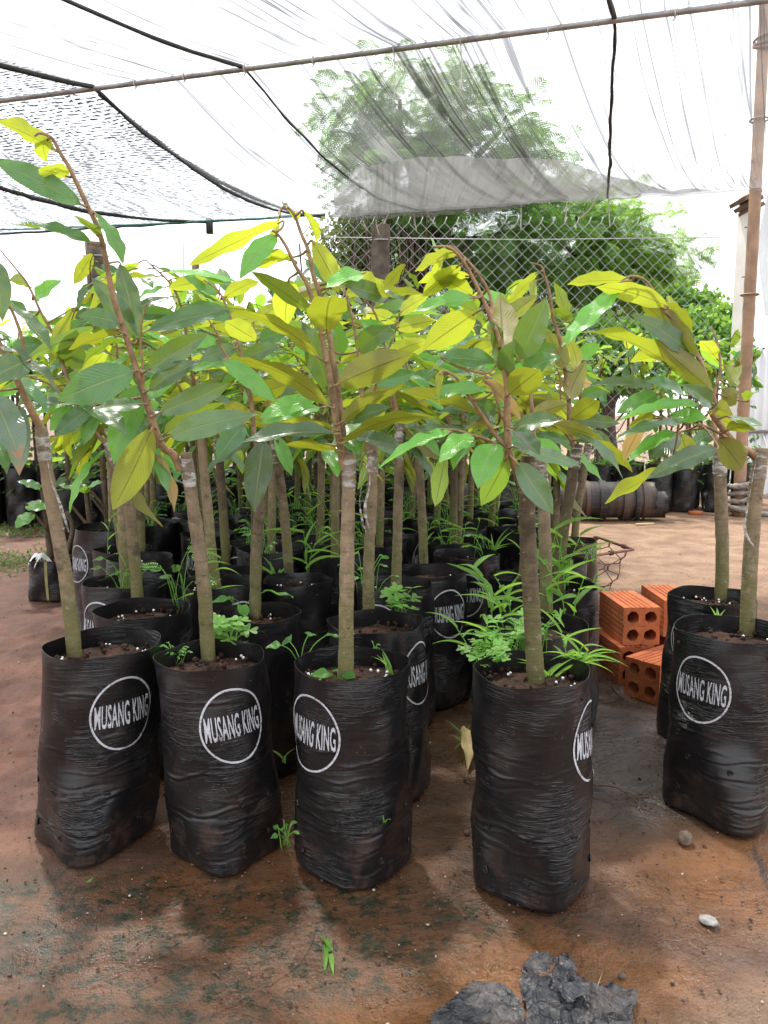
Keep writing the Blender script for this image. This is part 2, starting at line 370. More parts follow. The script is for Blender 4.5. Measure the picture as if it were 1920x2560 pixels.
def mat_net(name, col, t_hi, t_lo, fold_scale, coarse=False, fold=1.0):
    m = Mat(name)
    uv = m.n('TexCoord').outputs['UV']
    mp = m.n('Mapping', {'Vector': uv, 'Scale': fold_scale}).outputs[0]
    a = m.noise(mp, 1., 3, .55, .5)
    mp2 = m.n('Mapping', {'Vector': uv, 'Scale': (fold_scale[0] * 2.8, fold_scale[1] * 2.6, 1)}).outputs[0]
    b = m.noise(mp2, 1., 3, .6, .7)
    d1 = m.math('ABSOLUTE', m.math('SUBTRACT', a, .5)); d2 = m.math('ABSOLUTE', m.math('SUBTRACT', b, .5))
    ridge = m.math('MAXIMUM', m.math('MULTIPLY', m.rng(d1, .0, .030, 1, 0), m.rng(m.noise(m.n('Mapping', {'Vector': uv, 'Scale': (3, .35, 1)}).outputs[0], 1., 3), .31, .46)),
                   m.math('MULTIPLY', m.rng(d2, .0, .030, .85, 0), m.rng(m.noise(m.n('Mapping', {'Vector': uv, 'Scale': (4, .6, 1)}).outputs[0], 1., 3), .34, .50)))
    ridge = m.math('MULTIPLY', ridge, fold)
    c3 = m.noise(uv, 9, 4, .6, .8)
    ridge = m.math('MAXIMUM', ridge, m.math('MULTIPLY', m.rng(m.math('ABSOLUTE', m.math('SUBTRACT', c3, .5)), .0, .018, .7 * fold, 0), m.rng(m.noise(uv, 1.9, 3), .50, .66)))
    dens = m.math('ADD', m.math('MULTIPLY', m.rng(m.noise(m.n('Mapping', {'Vector': uv, 'Scale': (fold_scale[0] * .8, .30, 1)}).outputs[0], 1., 4, .62, .3), .50, .62), .26), m.math('MULTIPLY', m.rng(m.noise(uv, 1.3, 3), .42, .68), .45), True)
    diff = m.n('BsdfDiffuse', {'Color': (*col, 1)}).outputs[0]
    trl = m.n('BsdfTranslucent', {'Color': (*col, 1)}).outputs[0]
    cloth = m.n('MixShader', {0: .6, 1: diff, 2: trl}).outputs[0]
    dark = m.n('BsdfDiffuse', {'Color': (.06, .06, .065, 1)}).outputs[0]
    cloth = m.n('MixShader', {0: m.math('MULTIPLY', ridge, .9), 1: cloth, 2: dark}).outputs[0]
    tp = m.n('BsdfTransparent').outputs[0]
    T = m.rng(dens, 0, 1, t_hi, t_lo)
    if coarse:
        s = m.n('SeparateXYZ', {'Vector': uv})
        wv = m.math('MULTIPLY', m.math('SUBTRACT', m.noise(uv, 6, 3), .5), .10)
        ju = m.math('ADD', s.outputs[0], wv); jv = m.math('ADD', s.outputs[1], m.math('MULTIPLY', wv, .7))
        br = m.n('TexBrick', {'Vector': m.n('CombineXYZ', {0: ju, 1: jv}).outputs[0], 'Scale': 1., 'Mortar Size': .008, 'Mortar Smooth': .1, 'Brick Width': .052, 'Row Height': .025}).outputs['Fac']
        rn = m.rng(m.noise(uv, 24, 3, .6), .36, .48)
        thick = m.rng(m.noise(uv, 2.2, 4), .35, .65)
        dash = m.math('MULTIPLY', m.math('SUBTRACT', 1.0, br), m.math('MAXIMUM', rn, m.math('MULTIPLY', thick, .5)))
        T = m.math('SUBTRACT', T, m.math('MULTIPLY', dash, .84), True)
        T = m.math('MULTIPLY', T, m.math('SUBTRACT', 1.0, m.math('MULTIPLY', ridge, .6)), True)
    else:
        T = m.math('MULTIPLY', T, m.math('SUBTRACT', 1.0, m.math('MULTIPLY', ridge, .72)), True)
        hemv = m.n('SeparateXYZ', {'Vector': uv}).outputs[1]
        T = m.math('MULTIPLY', T, m.rng(hemv, .9, 1.75, 1.0, .55), True)
        # unseen gaps added to the panel overhead so sun dapples reach the floor
        sy = m.n('SeparateXYZ', {'Vector': uv}).outputs[1]
        dapple_gap = m.math('MULTIPLY', m.rng(m.noise(uv, 3.1, 2, .5), .63, .66), m.rng(sy, -.45, -.55))
        T = m.math('MAXIMUM', T, dapple_gap)
    return m.done(m.n('MixShader', {0: T, 1: cloth, 2: tp}).outputs[0])
M_NET = mat_net('white_grey_net', (.30, .30, .305), .80, .16, (12, .20, 1))
M_NETHEM = mat_net('net_hem', (.30, .295, .29), .60, .42, (11, .3, 1), False, .35)
M_NETC = mat_net('black_coarse_net', (.03, .03, .034), .85, .30, (9, .8, 1), True)
M_BLACKROPE = mat_simple('black_seam', (.045, .045, .05), .7, .3, 80)
M_STRING = mat_simple('white_string', (.75, .75, .73), .6, .1, 50)
M_PIPE = mat_simple('galvanised_pipe', (.33, .33, .33), .45, .25, 12, .1, .5, .5)
M_WIRE = mat_simple('galvanised_wire', (.42, .42, .42), .5, .15, 30, 0, .5, .4)
M_CONC = mat_simple('weathered_post', (.085, .066, .048), .9, .5, 9, .5)
M_BAMBOO = mat_simple('bamboo_pole', (.29, .175, .105), .55, .3, 6, .2)
M_WHITEWALL = mat_simple('white_paint', (.74, .70, .66), .8, .08, 5)
M_METAL = mat_simple('white_corrugated', (.66, .67, .68), .5, .08, 3, 0, .5)
M_CLOTH = mat_simple('grey_rag', (.24, .21, .19), .9, .4, 25, .5)
M_TILE = mat_simple('brown_timber', (.16, .10, .075), .85, .4, 20, .4)
def mat_brick():
    m = Mat('hollow_brick_clay'); v = m.coord(); rnd = m.n('ObjectInfo').outputs['Random']
    a = m.noise(v, 22, 6, .7); b = m.noise(v, 90, 4, .7)
    col = m.mix(m.rng(m.math('ADD', m.math('MULTIPLY', a, .7), m.math('MULTIPLY', rnd, .3)), .3, .75), (.33, .078, .026), (.52, .155, .058))
    col = m.mix(m.math('MULTIPLY', m.rng(b, .58, .70), .5), col, (.14, .04, .02))
    col = m.mix(m.math('MULTIPLY', m.rng(m.noise(v, 9, 5, .7), .50, .68), .45), col, (.42, .22, .13))
    col = m.mix(m.math('MULTIPLY', m.rng(m.noise(v, 13, 5, .75), .56, .68), .55), col, (.12, .045, .025))
    return m.done(m.pbr(col, .82, m.bump(m.math('ADD', a, b), .5, .003), .3))
M_BRICK = mat_brick()
M_RUST = mat_simple('rusty_wire', (.23, .115, .085), .7, .35, 40, .2, .4, .3)
def mat_roll():
    m = Mat('rubber_roll'); v = m.coord()
    st = m.noise(m.n('Mapping', {'Vector': v, 'Scale': (9, 70, 70)}).outputs[0], 1., 5, .7)
    bands = m.noise(m.n('Mapping', {'Vector': v, 'Scale': (14, .6, .6)}).outputs[0], 1., 2, .4)
    col = m.mix(m.rng(bands, .42, .58), (.022, .020, .021), (.085, .055, .042))
    col = m.mix(m.math('MULTIPLY', m.rng(st, .45, .75), .5), col, (.12, .09, .075))
    return m.done(m.pbr(col, .5, m.bump(st, .5, .006), .4))
M_ROLL = mat_roll()
M_STONE = mat_simple('brown_stone', (.16, .115, .085), .85, .5, 45, .7)
M_STONEG = mat_simple('grey_stone', (.36, .34, .32), .8, .45, 45, .5)
M_TWIG = mat_simple('dead_twig', (.10, .055, .035), .8, .4, 60)
M_STRAW = mat_simple('yellow_straw', (.50, .36, .16), .7, .3, 60)
def mat_scrap():
    m = Mat('wet_plastic_scrap'); v = m.coord()
    a = m.noise(v, 16, 6, .66, .5); b = m.noise(v, 60, 5, .7, .4)
    col = m.mix(m.rng(a, .46, .62), (.022, .023, .028), (.085, .072, .066))
    col = m.mix(m.math('MULTIPLY', m.rng(m.noise(v, 30, 4), .62, .72), .7), col, (.20, .09, .05))
    return m.done(m.pbr(col, m.rng(a, .35, .65, .12, .34), m.bump(b, .9, .006), .7))
M_SCRAP = mat_scrap()
def mat_foliage(name, c1, c2, tr, tf=.4):
    m = Mat(name); g = m.n('NewGeometry')
    k = m.math('ADD', m.math('MULTIPLY', g.outputs['Random Per Island'], .6), m.math('MULTIPLY', m.noise(m.coord(), 1.3, 4), .5))
    b = m.pbr(m.mix(k, c1, c2), .5, None, .35)
    t = m.n('BsdfTranslucent', {'Color': (*tr, 1)}).outputs[0]
    return m.done(m.n('MixShader', {0: tf, 1: b, 2: t}).outputs[0])
M_FROND = mat_foliage('feathery_foliage', (.028, .075, .020), (.12, .22, .055), (.30, .56, .09))
M_FRONDL = mat_foliage('light_feathery_foliage', (.075, .16, .028), (.16, .29, .06), (.42, .68, .10), .45)
M_VINE = mat_foliage('vine_leaves', (.07, .11, .035), (.17, .23, .08), (.35, .45, .10))
M_CREEP = mat_foliage('creeper_leaves', (.05, .13, .025), (.16, .29, .06), (.40, .68, .10), .45)
M_TRUNK = mat_simple('tree_bark', (.075, .055, .045), .9, .4, 8, .6)
M_ROOT = mat_simple('hanging_root', (.12, .08, .065), .9, .4, 12)
M_WEED = mat_foliage('ground_weed', (.07, .11, .035), (.17, .22, .08), (.25, .36, .1))
# ------------------------------------------------------------------ ground
def build_ground():
    xs = np.concatenate([-np.geomspace(80, 1.55, 26), np.arange(-1.5, 1.501, .0135), np.geomspace(1.55, 80, 26)])
    ys = np.concatenate([-np.geomspace(60, .3, 14), np.arange(.0, .8, .1), np.arange(.80, 2.8, .0135), np.geomspace(2.83, 120, 60)])
    nx, ny = len(xs), len(ys)
    V = []
    for y in ys:
        for x in xs:
            near = 1.0 if (abs(x) < 3 and 0 < y < 6) else 0.0
            z = 0.0
            if near:
                a = mnoise.fractal(Vector((x * 2.2, y * 2.2, 1.3)), 1., 2., 3) * .006
                z = a
                if abs(x) < 1.55 and y < 2.85:
                    z += mnoise.fractal(Vector((x * 17, y * 17, 4.1)), 1., 2., 4) * (.0030 if x > -.66 else .0030 + .0065 * min(1, (-.66 - x) * 6))
                z = min(z, .0045 if x > -.66 else .0045 + .006 * min(1, (-.66 - x) * 8))
            V.append((x, y, z))
    F = [(j * nx + i, j * nx + i + 1, (j + 1) * nx + i + 1, (j + 1) * nx + i) for j in range(ny - 1) for i in range(nx - 1)]
    mb = MB(); mb.add(V, F)
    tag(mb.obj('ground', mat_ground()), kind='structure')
build_ground()
rg = np.random.default_rng(5)
mb = MB()
for i in range(5200):
    y = rg.uniform(.82, 2.6) if i < 4000 else rg.uniform(2.6, 6); x = rg.uniform(-.62, .62) * y
    s = rg.uniform(.0008, .0026) if rg.random() < .975 else rg.uniform(.0026, .0045)
    mb.add(ICO_V * s * rg.uniform(.45, 1.5, 3) * rg.uniform(.75, 1.25, (12, 1)) * (1, 1, .6) + (x, y, .003 + s * .1), ICO_F, int(rg.choice([0] * 9 + [1] * 8 + [2])))
tag(mb.obj('grit', [mat_simple('grit_brown', (.14, .075, .05), .8, .4, 90), mat_simple('grit_dark', (.05, .035, .028), .8, .4, 90), mat_simple('grit_pale', (.55, .46, .36), .7, .3, 90)]), kind='stuff')
# thin weeds growing at the far left of the floor
mb = MB()
for i in range(1500):
    if i < 900: c = G(rg.uniform(-120, 190), rg.uniform(1300, 1345))
    else: c = G(rg.uniform(-160, 150), rg.normal(1405, 18))
    a = rg.uniform(0, 6.28); l = rg.uniform(.015, .05); w = .004
    d = np.array((math.cos(a), math.sin(a), 0)); q = np.array((-d[1], d[0], 0)); tip = c + d * l * .8 + (0, 0, l * rg.uniform(.2, .9))
    mb.add([c - q * w, c + q * w, (c + tip) / 2 + q * w * 1.6 + (0, 0, .004), tip, (c + tip) / 2 - q * w * 1.6 + (0, 0, .004)], [(0, 1, 2, 3, 4)])
tag(mb.obj('ground_weeds', M_WEED), kind='stuff')

# ------------------------------------------------------------------ shade nets and pipe
ZP, ZE = 2.0, 1.9
def onz(px, py, z): return G(px, py, z)
pipe_a, pipe_b = onz(0, 243, ZP), onz(1830, 0, ZP)
pdir = (pipe_b - pipe_a) / np.linalg.norm(pipe_b - pipe_a)
def on_pipe(px, py=None):
    # the point of the pipe seen at column px
    lo, hi = -3., 6.
    for _ in range(60):
        mid = (lo + hi) / 2; p = pipe_a + pdir * mid
        rel = p - (0, 0, CAM_H); fw = rel[1] * _c - rel[2] * _s
        if 960 + FPX * rel[0] / max(fw, .05) < px: lo = mid
        else: hi = mid
    return pipe_a + pdir * lo
v, f = tube([pipe_a - pdir * 2.6 + (0, 0, -.014), pipe_b + pdir * 1.6 + (0, 0, -.014)], .0092, 12)
tag(MB().add(v, f).obj('steel_pipe', M_PIPE), 'long grey steel pipe slung across under the shade net', 'pipe')

def net_patch(name, mat, c00, c10, c01, c11, sag, nu, nv, parent, seed=0, wrink=.012, vdir=1, vbase=0.0, hang=0.0):
    """c00..c10 along the pipe, c01..c11 along the far edge"""
    U, Vv = np.meshgrid(np.linspace(0, 1, nu), np.linspace(0, 1, nv))
    p = (c00 * ((1 - U) * (1 - Vv))[..., None] + c10 * (U * (1 - Vv))[..., None] + c01 * ((1 - U) * Vv)[..., None] + c11 * (U * Vv)[..., None])
    LU = np.linalg.norm(c10 - c00); LV = np.linalg.norm(c01 - c00)
    w = np.zeros_like(U)
    for i in range(nv):
        for j in range(nu):
            w[i, j] = mnoise.fractal(Vector((U[i, j] * LU * 9, Vv[i, j] * LV * 1.4, seed)), 1., 2., 3)
    edge = np.clip(Vv * 14, .15, 1)
    p[..., 2] += -sag * 4 * Vv * (1 - Vv) - hang * sstep(.8, 1, Vv) + w * wrink * edge
    F = [(j * nu + i, j * nu + i + 1, (j + 1) * nu + i + 1, (j + 1) * nu + i) for j in range(nv - 1) for i in range(nu - 1)]
    o = MB().add(p.reshape(-1, 3), F).obj(name, mat, parent)
    uvl = o.data.uv_layers.new(name='UVMap')
    uvs = np.stack([U * LU, vbase + vdir * Vv * LV], -1).reshape(-1, 2)
    li = np.zeros(len(o.data.loops), int); o.data.loops.foreach_get('vertex_index', li)
    uvl.data.foreach_set('uv', uvs[li].ravel())
    return p
net = empty('shade_net', (0, 0, 0), 'pale grey shade net sagging over the bags from the pipe to its fringed far edge', 'shade net')
pl, pr = on_pipe(232), on_pipe(1990)
fl, fr = onz(812, 536, ZE), onz(1990, 462, ZE)
panel = net_patch('net_panel', M_NET, pl, pr, fl, fr, .13, 150, 70, net, 1)
nback = np.array((-pdir[1], pdir[0], 0))                      # away from the camera
if nback[1] < 0: nback = -nback
cl, cr = pl - nback * 3.4 - pdir * .75, pr - nback * 3.4
front = net_patch('net_panel', M_NET, pl, pr, cl, cr, .16, 130, 90, net, 7, vdir=-1)
def panel_pt(pan, u, vv):
    nv, nu = pan.shape[:2]; a, b = u * (nu - 1), vv * (nv - 1)
    i, j = int(min(b, nv - 1.001)), int(min(a, nu - 1.001)); fb, fa = b - i, a - j
    return pan[i, j] * (1 - fa) * (1 - fb) + pan[i, j + 1] * fa * (1 - fb) + pan[i + 1, j] * (1 - fa) * fb + pan[i + 1, j + 1] * fa * fb
def seam(pan, u0, u1, r, v0=0., v1=1., par=net, seed=0, dz=-.006):
    q = []
    for k in range(40):
        t = k / 39
        q.append(panel_pt(pan, u0 + (u1 - u0) * t + .004 * mnoise.noise(Vector((t * 9, seed, 0))), v0 + (v1 - v0) * t) + (0, 0, dz))
    v, f = tube(q, [r * 1.1, r, r * 1.3, r * .8, r], 6, True, .3, seed)
    MB().add(v, f).obj('seam', M_BLACKROPE, par)
def u_of(px): return np.linalg.norm(on_pipe(px) - pl) / np.linalg.norm(pr - pl)
seam(panel, .0, .0, .0065, seed=1); seam(front, .0, .0, .009, seed=2)
def u_far(px):
    d = fr - fl; n = 400
    best = min(range(n + 1), key=lambda k: abs((960 + FPX * (fl + d * k / n)[0] / ((fl + d * k / n)[1] * _c - ((fl + d * k / n)[2] - CAM_H) * _s)) - px))
    return best / n
seam(panel, u_of(606), u_far(1080), .0042, seed=3)
seam(front, u_of(606), u_of(606) - .05, .006, seed=4)
seam(panel, u_of(1536), u_far(1518), .0058, seed=5)
seam(front, u_of(1536), u_of(1536), .007, seed=6)
# a second layer of net along the far hem
Ud, Vd = np.linspace(.0, .999, 90), np.linspace(.0, 1, 26)
_uu = [u_far(p_) for p_ in (815, 905, 1010, 1130, 1290, 1535, 1700, 1985)]
hp = np.array([[panel_pt(panel, float(u), float(np.interp(u, _uu, (.97, .82, .55, .38, .36, .44, .78, .96)) * (1 - t) + .999 * t)) + (0, 0, -.014) for u in Ud] for t in Vd])
o = MB().add(hp.reshape(-1, 3), [(j * 90 + i, j * 90 + i + 1, (j + 1) * 90 + i + 1, (j + 1) * 90 + i) for j in range(25) for i in range(89)]).obj('net_hem', M_NETHEM, net)
uvl = o.data.uv_layers.new(name='UVMap')
for l in o.data.loops: uvl.data[l.index].uv = (hp.reshape(-1, 3)[l.vertex_index][0], hp.reshape(-1, 3)[l.vertex_index][1])
# gathered edge fold hanging along the far hem
q = [panel_pt(panel, u_far(860) + (u_far(1320) - u_far(860)) * k / 39, .985) + (0, 0, -.02 + .012 * mnoise.noise(Vector((k * .4, 3, 1)))) for k in range(40)]
v, f = tube(q, [.006, .02, .014, .024, .012, .02, .006], 8, True, .35, 3)
MB().add(v, f).obj('rolled_hem', M_NETHEM, net)
# white ties
tied = [(u_far(px), vv, L, dx) for px, vv, L, dx in ((905, .995, .17, .06), (940, .995, .24, .04), (985, .97, .16, -.12), (1035, .995, .22, .03), (1065, .995, .16, .10), (1305, .995, .27, .0), (1418, .995, .25, -.02), (1525, .99, .3, .02), (1512, .9, .22, -.16), (790, .93, .2, -.11), (850, .95, .2, -.1))]
for u, vv, L, dx in tied:
    a = panel_pt(panel, u, vv); v, f = tube(smooth_path([a, a + (dx * .2, 0, -L * .3), a + (dx * .55, 0, -L * .52)], 6), .0036, 5)
    MB().add(v, f).obj('tie', M_STRING, net)
for px, L in ((338, .0), (460, .0), (612, .0), (783, .0), (985, .16), (1152, .14), (1370, .01), (1688, .0)):
    a = on_pipe(px) + (0, 0, -.014); mb = MB()
    th = np.linspace(0, 6.3, 10); side = np.array((-pdir[1], pdir[0], 0))
    v, f = tube([a + side * .0125 * math.cos(t) + np.array((0, 0, .0125 * math.sin(t))) for t in th], .0022, 5); mb.add(v, f)
    v, f = tube(smooth_path([a - (0, 0, .0125), a + (.004, 0, -.012 - L * .6), a + (-.004, 0, -.022 - L)], 6), .0020, 5); mb.add(v, f)
    mb.obj('tie', M_STRING, net)
# coarse black net on the left, with its supports
cnet = empty('coarse_shade_net', (0, 0, 0), 'coarse black shade net on the left with open dotted weave', 'shade net')
cpl = pl - pdir * 3.2
cfl, cfr = onz(-900, 640, ZE), fl
cpan = net_patch('net_panel', M_NETC, cpl, pl, cfl, cfr, .10, 90, 60, cnet, 11, .006)
net_patch('net_panel', M_NETC, cpl - (0, 0, .0), pl, cpl - nback * 3.4, cl, .12, 60, 40, cnet, 13, .006, vdir=-1)
seam(cpan, .999, .999, .007, .02, .98, cnet, 21, -.012)
seam(cpan, .66, .865, .010, .1, .99, cnet, 22, -.004)
q = [cpan[-1, i] for i in range(0, 90)]
v, f = tube(q, .007, 6); MB().add(v, f).obj('edge_rope', M_BLACKROPE, cnet)
M_TEAL = mat_simple('teal_cord', (.10, .32, .30), .6, .2, 50)
q = [panel_pt(cpan, .12 + .85 * t, .62 + .34 * t) + (0, 0, -.008) for t in np.linspace(0, 1, 30)]
v, f = tube(q, .005, 5); MB().add(v, f).obj('cord', M_TEAL, cnet)
for u, vv in ((.865, .985), (.45, .985)):
    a = panel_pt(cpan, u, vv); MB().add(*box(a + (0, 0, -.03), (.035, .035, .08))).obj('clip', M_BLACKROPE, cnet)

# ------------------------------------------------------------------ posts, chain-link fence, wall and pole on the right
FY = 7.25
def post(name, px, ptop, Y, w, label, mat, cat='post', round_=False, cap=True):
    c = P(px, 1025, Y); top = P(px, ptop, Y)[2]
    t = empty(name, (c[0], Y, 0), label, cat)
    mb = MB(); n = 14
    prof = []
    for k in range(n):
        z = -.05 + (top + .05) * k / (n - 1); s = w / 2 * (1 + .05 * mnoise.noise(Vector((k * .7, px, 0))))
        sq = [(-1, -.8), (-.8, -1), (.8, -1), (1, -.8), (1, .8), (.8, 1), (-.8, 1), (-1, .8)] if not round_ else [(math.cos(a), math.sin(a)) for a in np.linspace(0, 6.283, 12, endpoint=False)]
        dx = .012 * mnoise.noise(Vector((k * .35, px * .1, 5)))
        prof += [(s * a + dx, s * b, z) for a, b in sq]
    m_ = len(prof) // n
    F = [(i * m_ + j, i * m_ + (j + 1) % m_, (i + 1) * m_ + (j + 1) % m_, (i + 1) * m_ + j) for i in range(n - 1) for j in range(m_)] + [tuple(range((n - 1) * m_, n * m_))]
    mb.add(prof, F).obj('shaft', mat, t, smooth=round_)
    for zz in (.45, .75, .95):
        v, f = tube([(w * .6 * math.cos(a), w * .6 * math.sin(a), top * zz + .01 * math.sin(a)) for a in np.linspace(0, 6.3, 14)], .005, 5)
        MB().add(v, f).obj('wire_band', M_WIRE, t)
    return t
post('fence_post', 953, 565, FY - .12, .158, 'weathered square fence post under the net edge beside the tree', M_CONC)
post('fence_post', 257, 608, 7.6, .19, 'stout brown post rising behind the tallest left shoot', M_CONC, round_=True)
post('fence_post', 500, 655, 7.9, .075, 'thin dark post stub between the two left shoots', M_TILE, round_=True)
v, f = tube([P(459, 1000, 6.0), P(459, 565, 6.0)], .006, 6)
tag(MB().add(v, f).obj('net_pole', M_WIRE), 'thin steel rod holding up the corner of the coarse net', 'pole')

fx0, fx1, ftop = P(815, 1025, FY)[0], P(1790, 1025, FY)[0], P(1000, 557, FY)[2]
fence = empty('chain_link_fence', (fx0, FY, 0), 'grey chain-link fence with diamond mesh in front of the feathery tree', 'fence')
DX = .105
npt = int(ftop / (DX / 2)) + 1
for side in (0, 1):
    pts = []
    for k in range(npt):
        ph = (k + side) % 2
        pts.append((DX * .5 * ph * 1.04, .006 * (1 if k % 2 else -1), ftop - (npt - 1 - k) * DX / 2))
    pts.append((pts[-1][0] - (.03 if side else -.03) * 0 + .02, 0, pts[-1][2] + .05))
    v, f = tube(pts, 0.0028, 5)
    me = MB().add(v, f).mesh('wire', M_WIRE)
    for i in range(int((fx1 - fx0) / DX)):
        o = link('wire', me, fence); o.location = (i * DX + side * DX * .5, 0, 0)
for z in (.25, ftop * .52, ftop - .12):
    v, f = tube([(0, .012, z), ((fx1 - fx0) / 2, .012, z - .02), (fx1 - fx0, .012, z)], .004, 5)
    MB().add(v, f).obj('tension_wire', M_WIRE, fence)

# white wall end with an eave, corrugated sheets
WY = 6.9
t = empty('white_pillar', P(1856, 1025, WY) * (1, 1, 0), 'white pillar with a small brown stepped eave beside the bamboo pole', 'pillar')
ztop = P(1856, 470, WY)[2]
MB().add(*box((.03, .15, ztop / 2 + .0), (.085, .25, ztop))).obj('shaft', M_WHITEWALL, t, smooth=False)
for k in range(3):
    MB().add(*box((-.03 + .028 * k, .1, ztop - .06 - .045 * k), (.15 - .03 * k, .3, .035), np.array(((math.cos(.45), 0, math.sin(.45)), (0, 1, 0), (-math.sin(.45), 0, math.cos(.45)))).T)).obj('eave_board', M_TILE, t, smooth=False)
q = [(-.035 + .012 * mnoise.noise(Vector((z * 3, 1, 1))), -.02, z) for z in np.linspace(.1, ztop - .25, 40)]
v, f = tube(q, .010, 5, True, .6, 4); MB().add(v, f).obj('barbed_wire', M_RUST, t)
for z in (.9, 1.12, 1.28, 1.9, 2.3):
    v, f = tube([(-.08, -.03, z), (.03, -.03, z + .01)], .006, 5); MB().add(v, f).obj('barb', M_RUST, t)
CY = 7.4
x0 = P(1872, 1025, CY)[0]; zt = P(1900, 868, CY)[2]; zb0 = P(1900, 1085, CY)[2]
cf = empty('corrugated_fence', (x0, CY, 0), 'white corrugated sheet fence at the right edge of the yard', 'fence')
def corr(w, z0, z1, name, mat):
    n = int(w / .012); xs = np.linspace(0, w, n); V = []
    for z in (z0, z1):
        for d in (0, .004): V += [(x, .014 * math.sin(x * 2 * math.pi / .075) + d, z) for x in xs]
    F = []
    for i in range(n - 1):
        F += [(i, i + 1, 2 * n + i + 1, 2 * n + i), (n + i + 1, n + i, 3 * n + i, 3 * n + i + 1), (2 * n + i, 2 * n + i + 1, 3 * n + i + 1, 3 * n + i)]
    return MB().add(V, F).mesh(name, mat)
me = corr(.9, zb0 + .04, zt, 'corrugated_sheet', M_METAL); me2 = corr(.9, .02, zb0, 'corrugated_sheet', M_METAL)
for i in range(3):
    o = link('corrugated_sheet', me, cf); o.location = (i * .92, -.004 * i, 0)
    o = link('corrugated_sheet', me2, cf); o.location = (i * .92, .05 - .004 * i, 0)
for z in (zt - .03, zb0 + .02):
    MB().add(*box((1.4, .045, z), (2.8, .03, .035))).obj('rail', M_PIPE, cf)
for i in range(24):
    v = ICO_V * .013 + (i * .075 + .02, -.02, zt - .012); MB().add(v, ICO_F).obj('screw_cap', M_RUST, cf)

BY = 6.05
pb = G(1845, 1290); BY = pb[1]
bp = empty('bamboo_pole', pb, 'tall tan bamboo pole at the right edge, grey rag tied round its foot', 'pole')
top = P(1912, 40, BY) - pb; top[1] += .0
ptt = [top * t for t in np.linspace(0, 1.06, 60)]
rr = []
for k in range(60):
    z = ptt[k][2]; d = abs(((z + .32) % .92) - .46)
    rr.append(.044 * (1.09 if abs(d - .46) < .025 else 1.0) * (1 - .1 * k / 60))
v, f = tube(ptt, rr, 14); MB().add(v, f).obj('culm', M_BAMBOO, bp)
for z in (P(1905, 300, BY)[2], P(1880, 737, BY)[2]):
    c = top * (z / top[2]); v, f = tube([c + np.array((.062 * math.cos(a), .062 * math.sin(a), 0)) for a in np.linspace(0, 6.283, 20)], .007, 6)
    MB().add(v, f).obj('node_ring', M_BAMBOO, bp)
for k in range(3):
    z0 = P(1908, 118, BY)[2] + .03 * k; c = top * (z0 / top[2])
    v, f = tube([c + np.array((.062 * math.cos(a), .062 * math.sin(a), .02 * math.sin(a + k))) for a in np.linspace(0, 6.6, 20)], .010, 6)
    MB().add(v, f).obj('wire_tie', M_RUST, bp)
q = []
for k in range(60):
    a = k * .42; z = .03 + .22 * k / 59; q.append((.062 * math.cos(a) * 1.15, .062 * math.sin(a) * 1.15, z))
v, f = tube(q, [.03, .014, .022, .012, .026], 7, True, .4, 5)
MB().add(v, f).obj('rag', M_CLOTH, bp)
v, f = tube([(.05, -.06, .2), (.11, -.08, .12), (.0, -.09, .05), (-.10, -.05, .08)], [.03, .02, .03, .012], 7, True, .4, 5)
MB().add(v, f).obj('rag_tail', M_CLOTH, bp)
v, f = tube([(.05, -.02, .03), (.25, -.05, .012), (.6, -.1, .012), (1.0, -.1, .01)], .02, 6, True, .3); MB().add(v, f).obj('rag_tail', M_CLOTH, bp)
# torn net hanging at the right edge
mb = MB(); cx = P(1912, 500, 5.2)
nn, mm = 10, 30; V = []
for j in range(mm):
    for i in range(nn):
        z = cx[2] + .55 - 1.25 * j / (mm - 1)
        V.append((cx[0] + .02 + .018 * i * (1.6 - abs(j / mm - .35)) + .03 * math.sin(j * .25), 5.2 + .03 * math.sin(i * 1.7 + j * .1), z - .02 * (i % 3)))
mb.add(V, [(j * nn + i, j * nn + i + 1, (j + 1) * nn + i + 1, (j + 1) * nn + i) for j in range(mm - 1) for i in range(nn - 1)])
o = mb.obj('torn_net', M_NETHEM); tag(o, 'torn grey strip of net hanging beside the bamboo pole', 'net')
uvl = o.data.uv_layers.new(name='UVMap')
for l in o.data.loops: uvl.data[l.index].uv = (V[l.vertex_index][0] * 3, V[l.vertex_index][2] * 2)

# ------------------------------------------------------------------ trees behind the fence
def frond_mesh(seed):
    r = np.random.default_rng(seed); V, F = [], []
    def quad(c, d, w, up):
        d = np.array(d); s = np.cross(d, up); s = s / (np.linalg.norm(s) + 1e-9) * w
        n = len(V); V.extend([c, c + d * .5 + s, c + d, c + d * .5 - s]); F.append((n, n + 1, n + 2, n + 3))
    L = 1.0
    for k in range(9):
        t = (k + 1.5) / 10; base = np.array((t * L, 0, -.22 * t * t))
        for sd in (-1, 1):
            ln = .42 * math.sin(math.pi * (t * .8 + .18)) + .08
            pd = np.array((.55, sd * .8, -.25 + r.uniform(-.1, .1))); pd /= np.linalg.norm(pd)
            for q in range(7):
                c = base + pd * ln * (q + .6) / 7 + np.array((0, 0, -.10 * ((q + 1) / 7) ** 2 * ln))
                perp = np.cross(pd, (0, 0, 1)); perp /= np.linalg.norm(perp)
                for s2 in (-1, 1):
                    quad(c, perp * s2 * .075 + pd * .03 + np.array((0, 0, -.02)), .020, np.array((0, 0, 1.)))
    n = len(V); V.extend([np.array((0, .008, 0)), np.array((.5, .006, -.05)), np.array((1, 0, -.22)), np.array((.5, -.006, -.05)), np.array((0, -.008, 0))]); F.append((n, n + 1, n + 2, n + 3, n + 4))
    return np.array(V), F
FR = [frond_mesh(s) for s in range(3)]
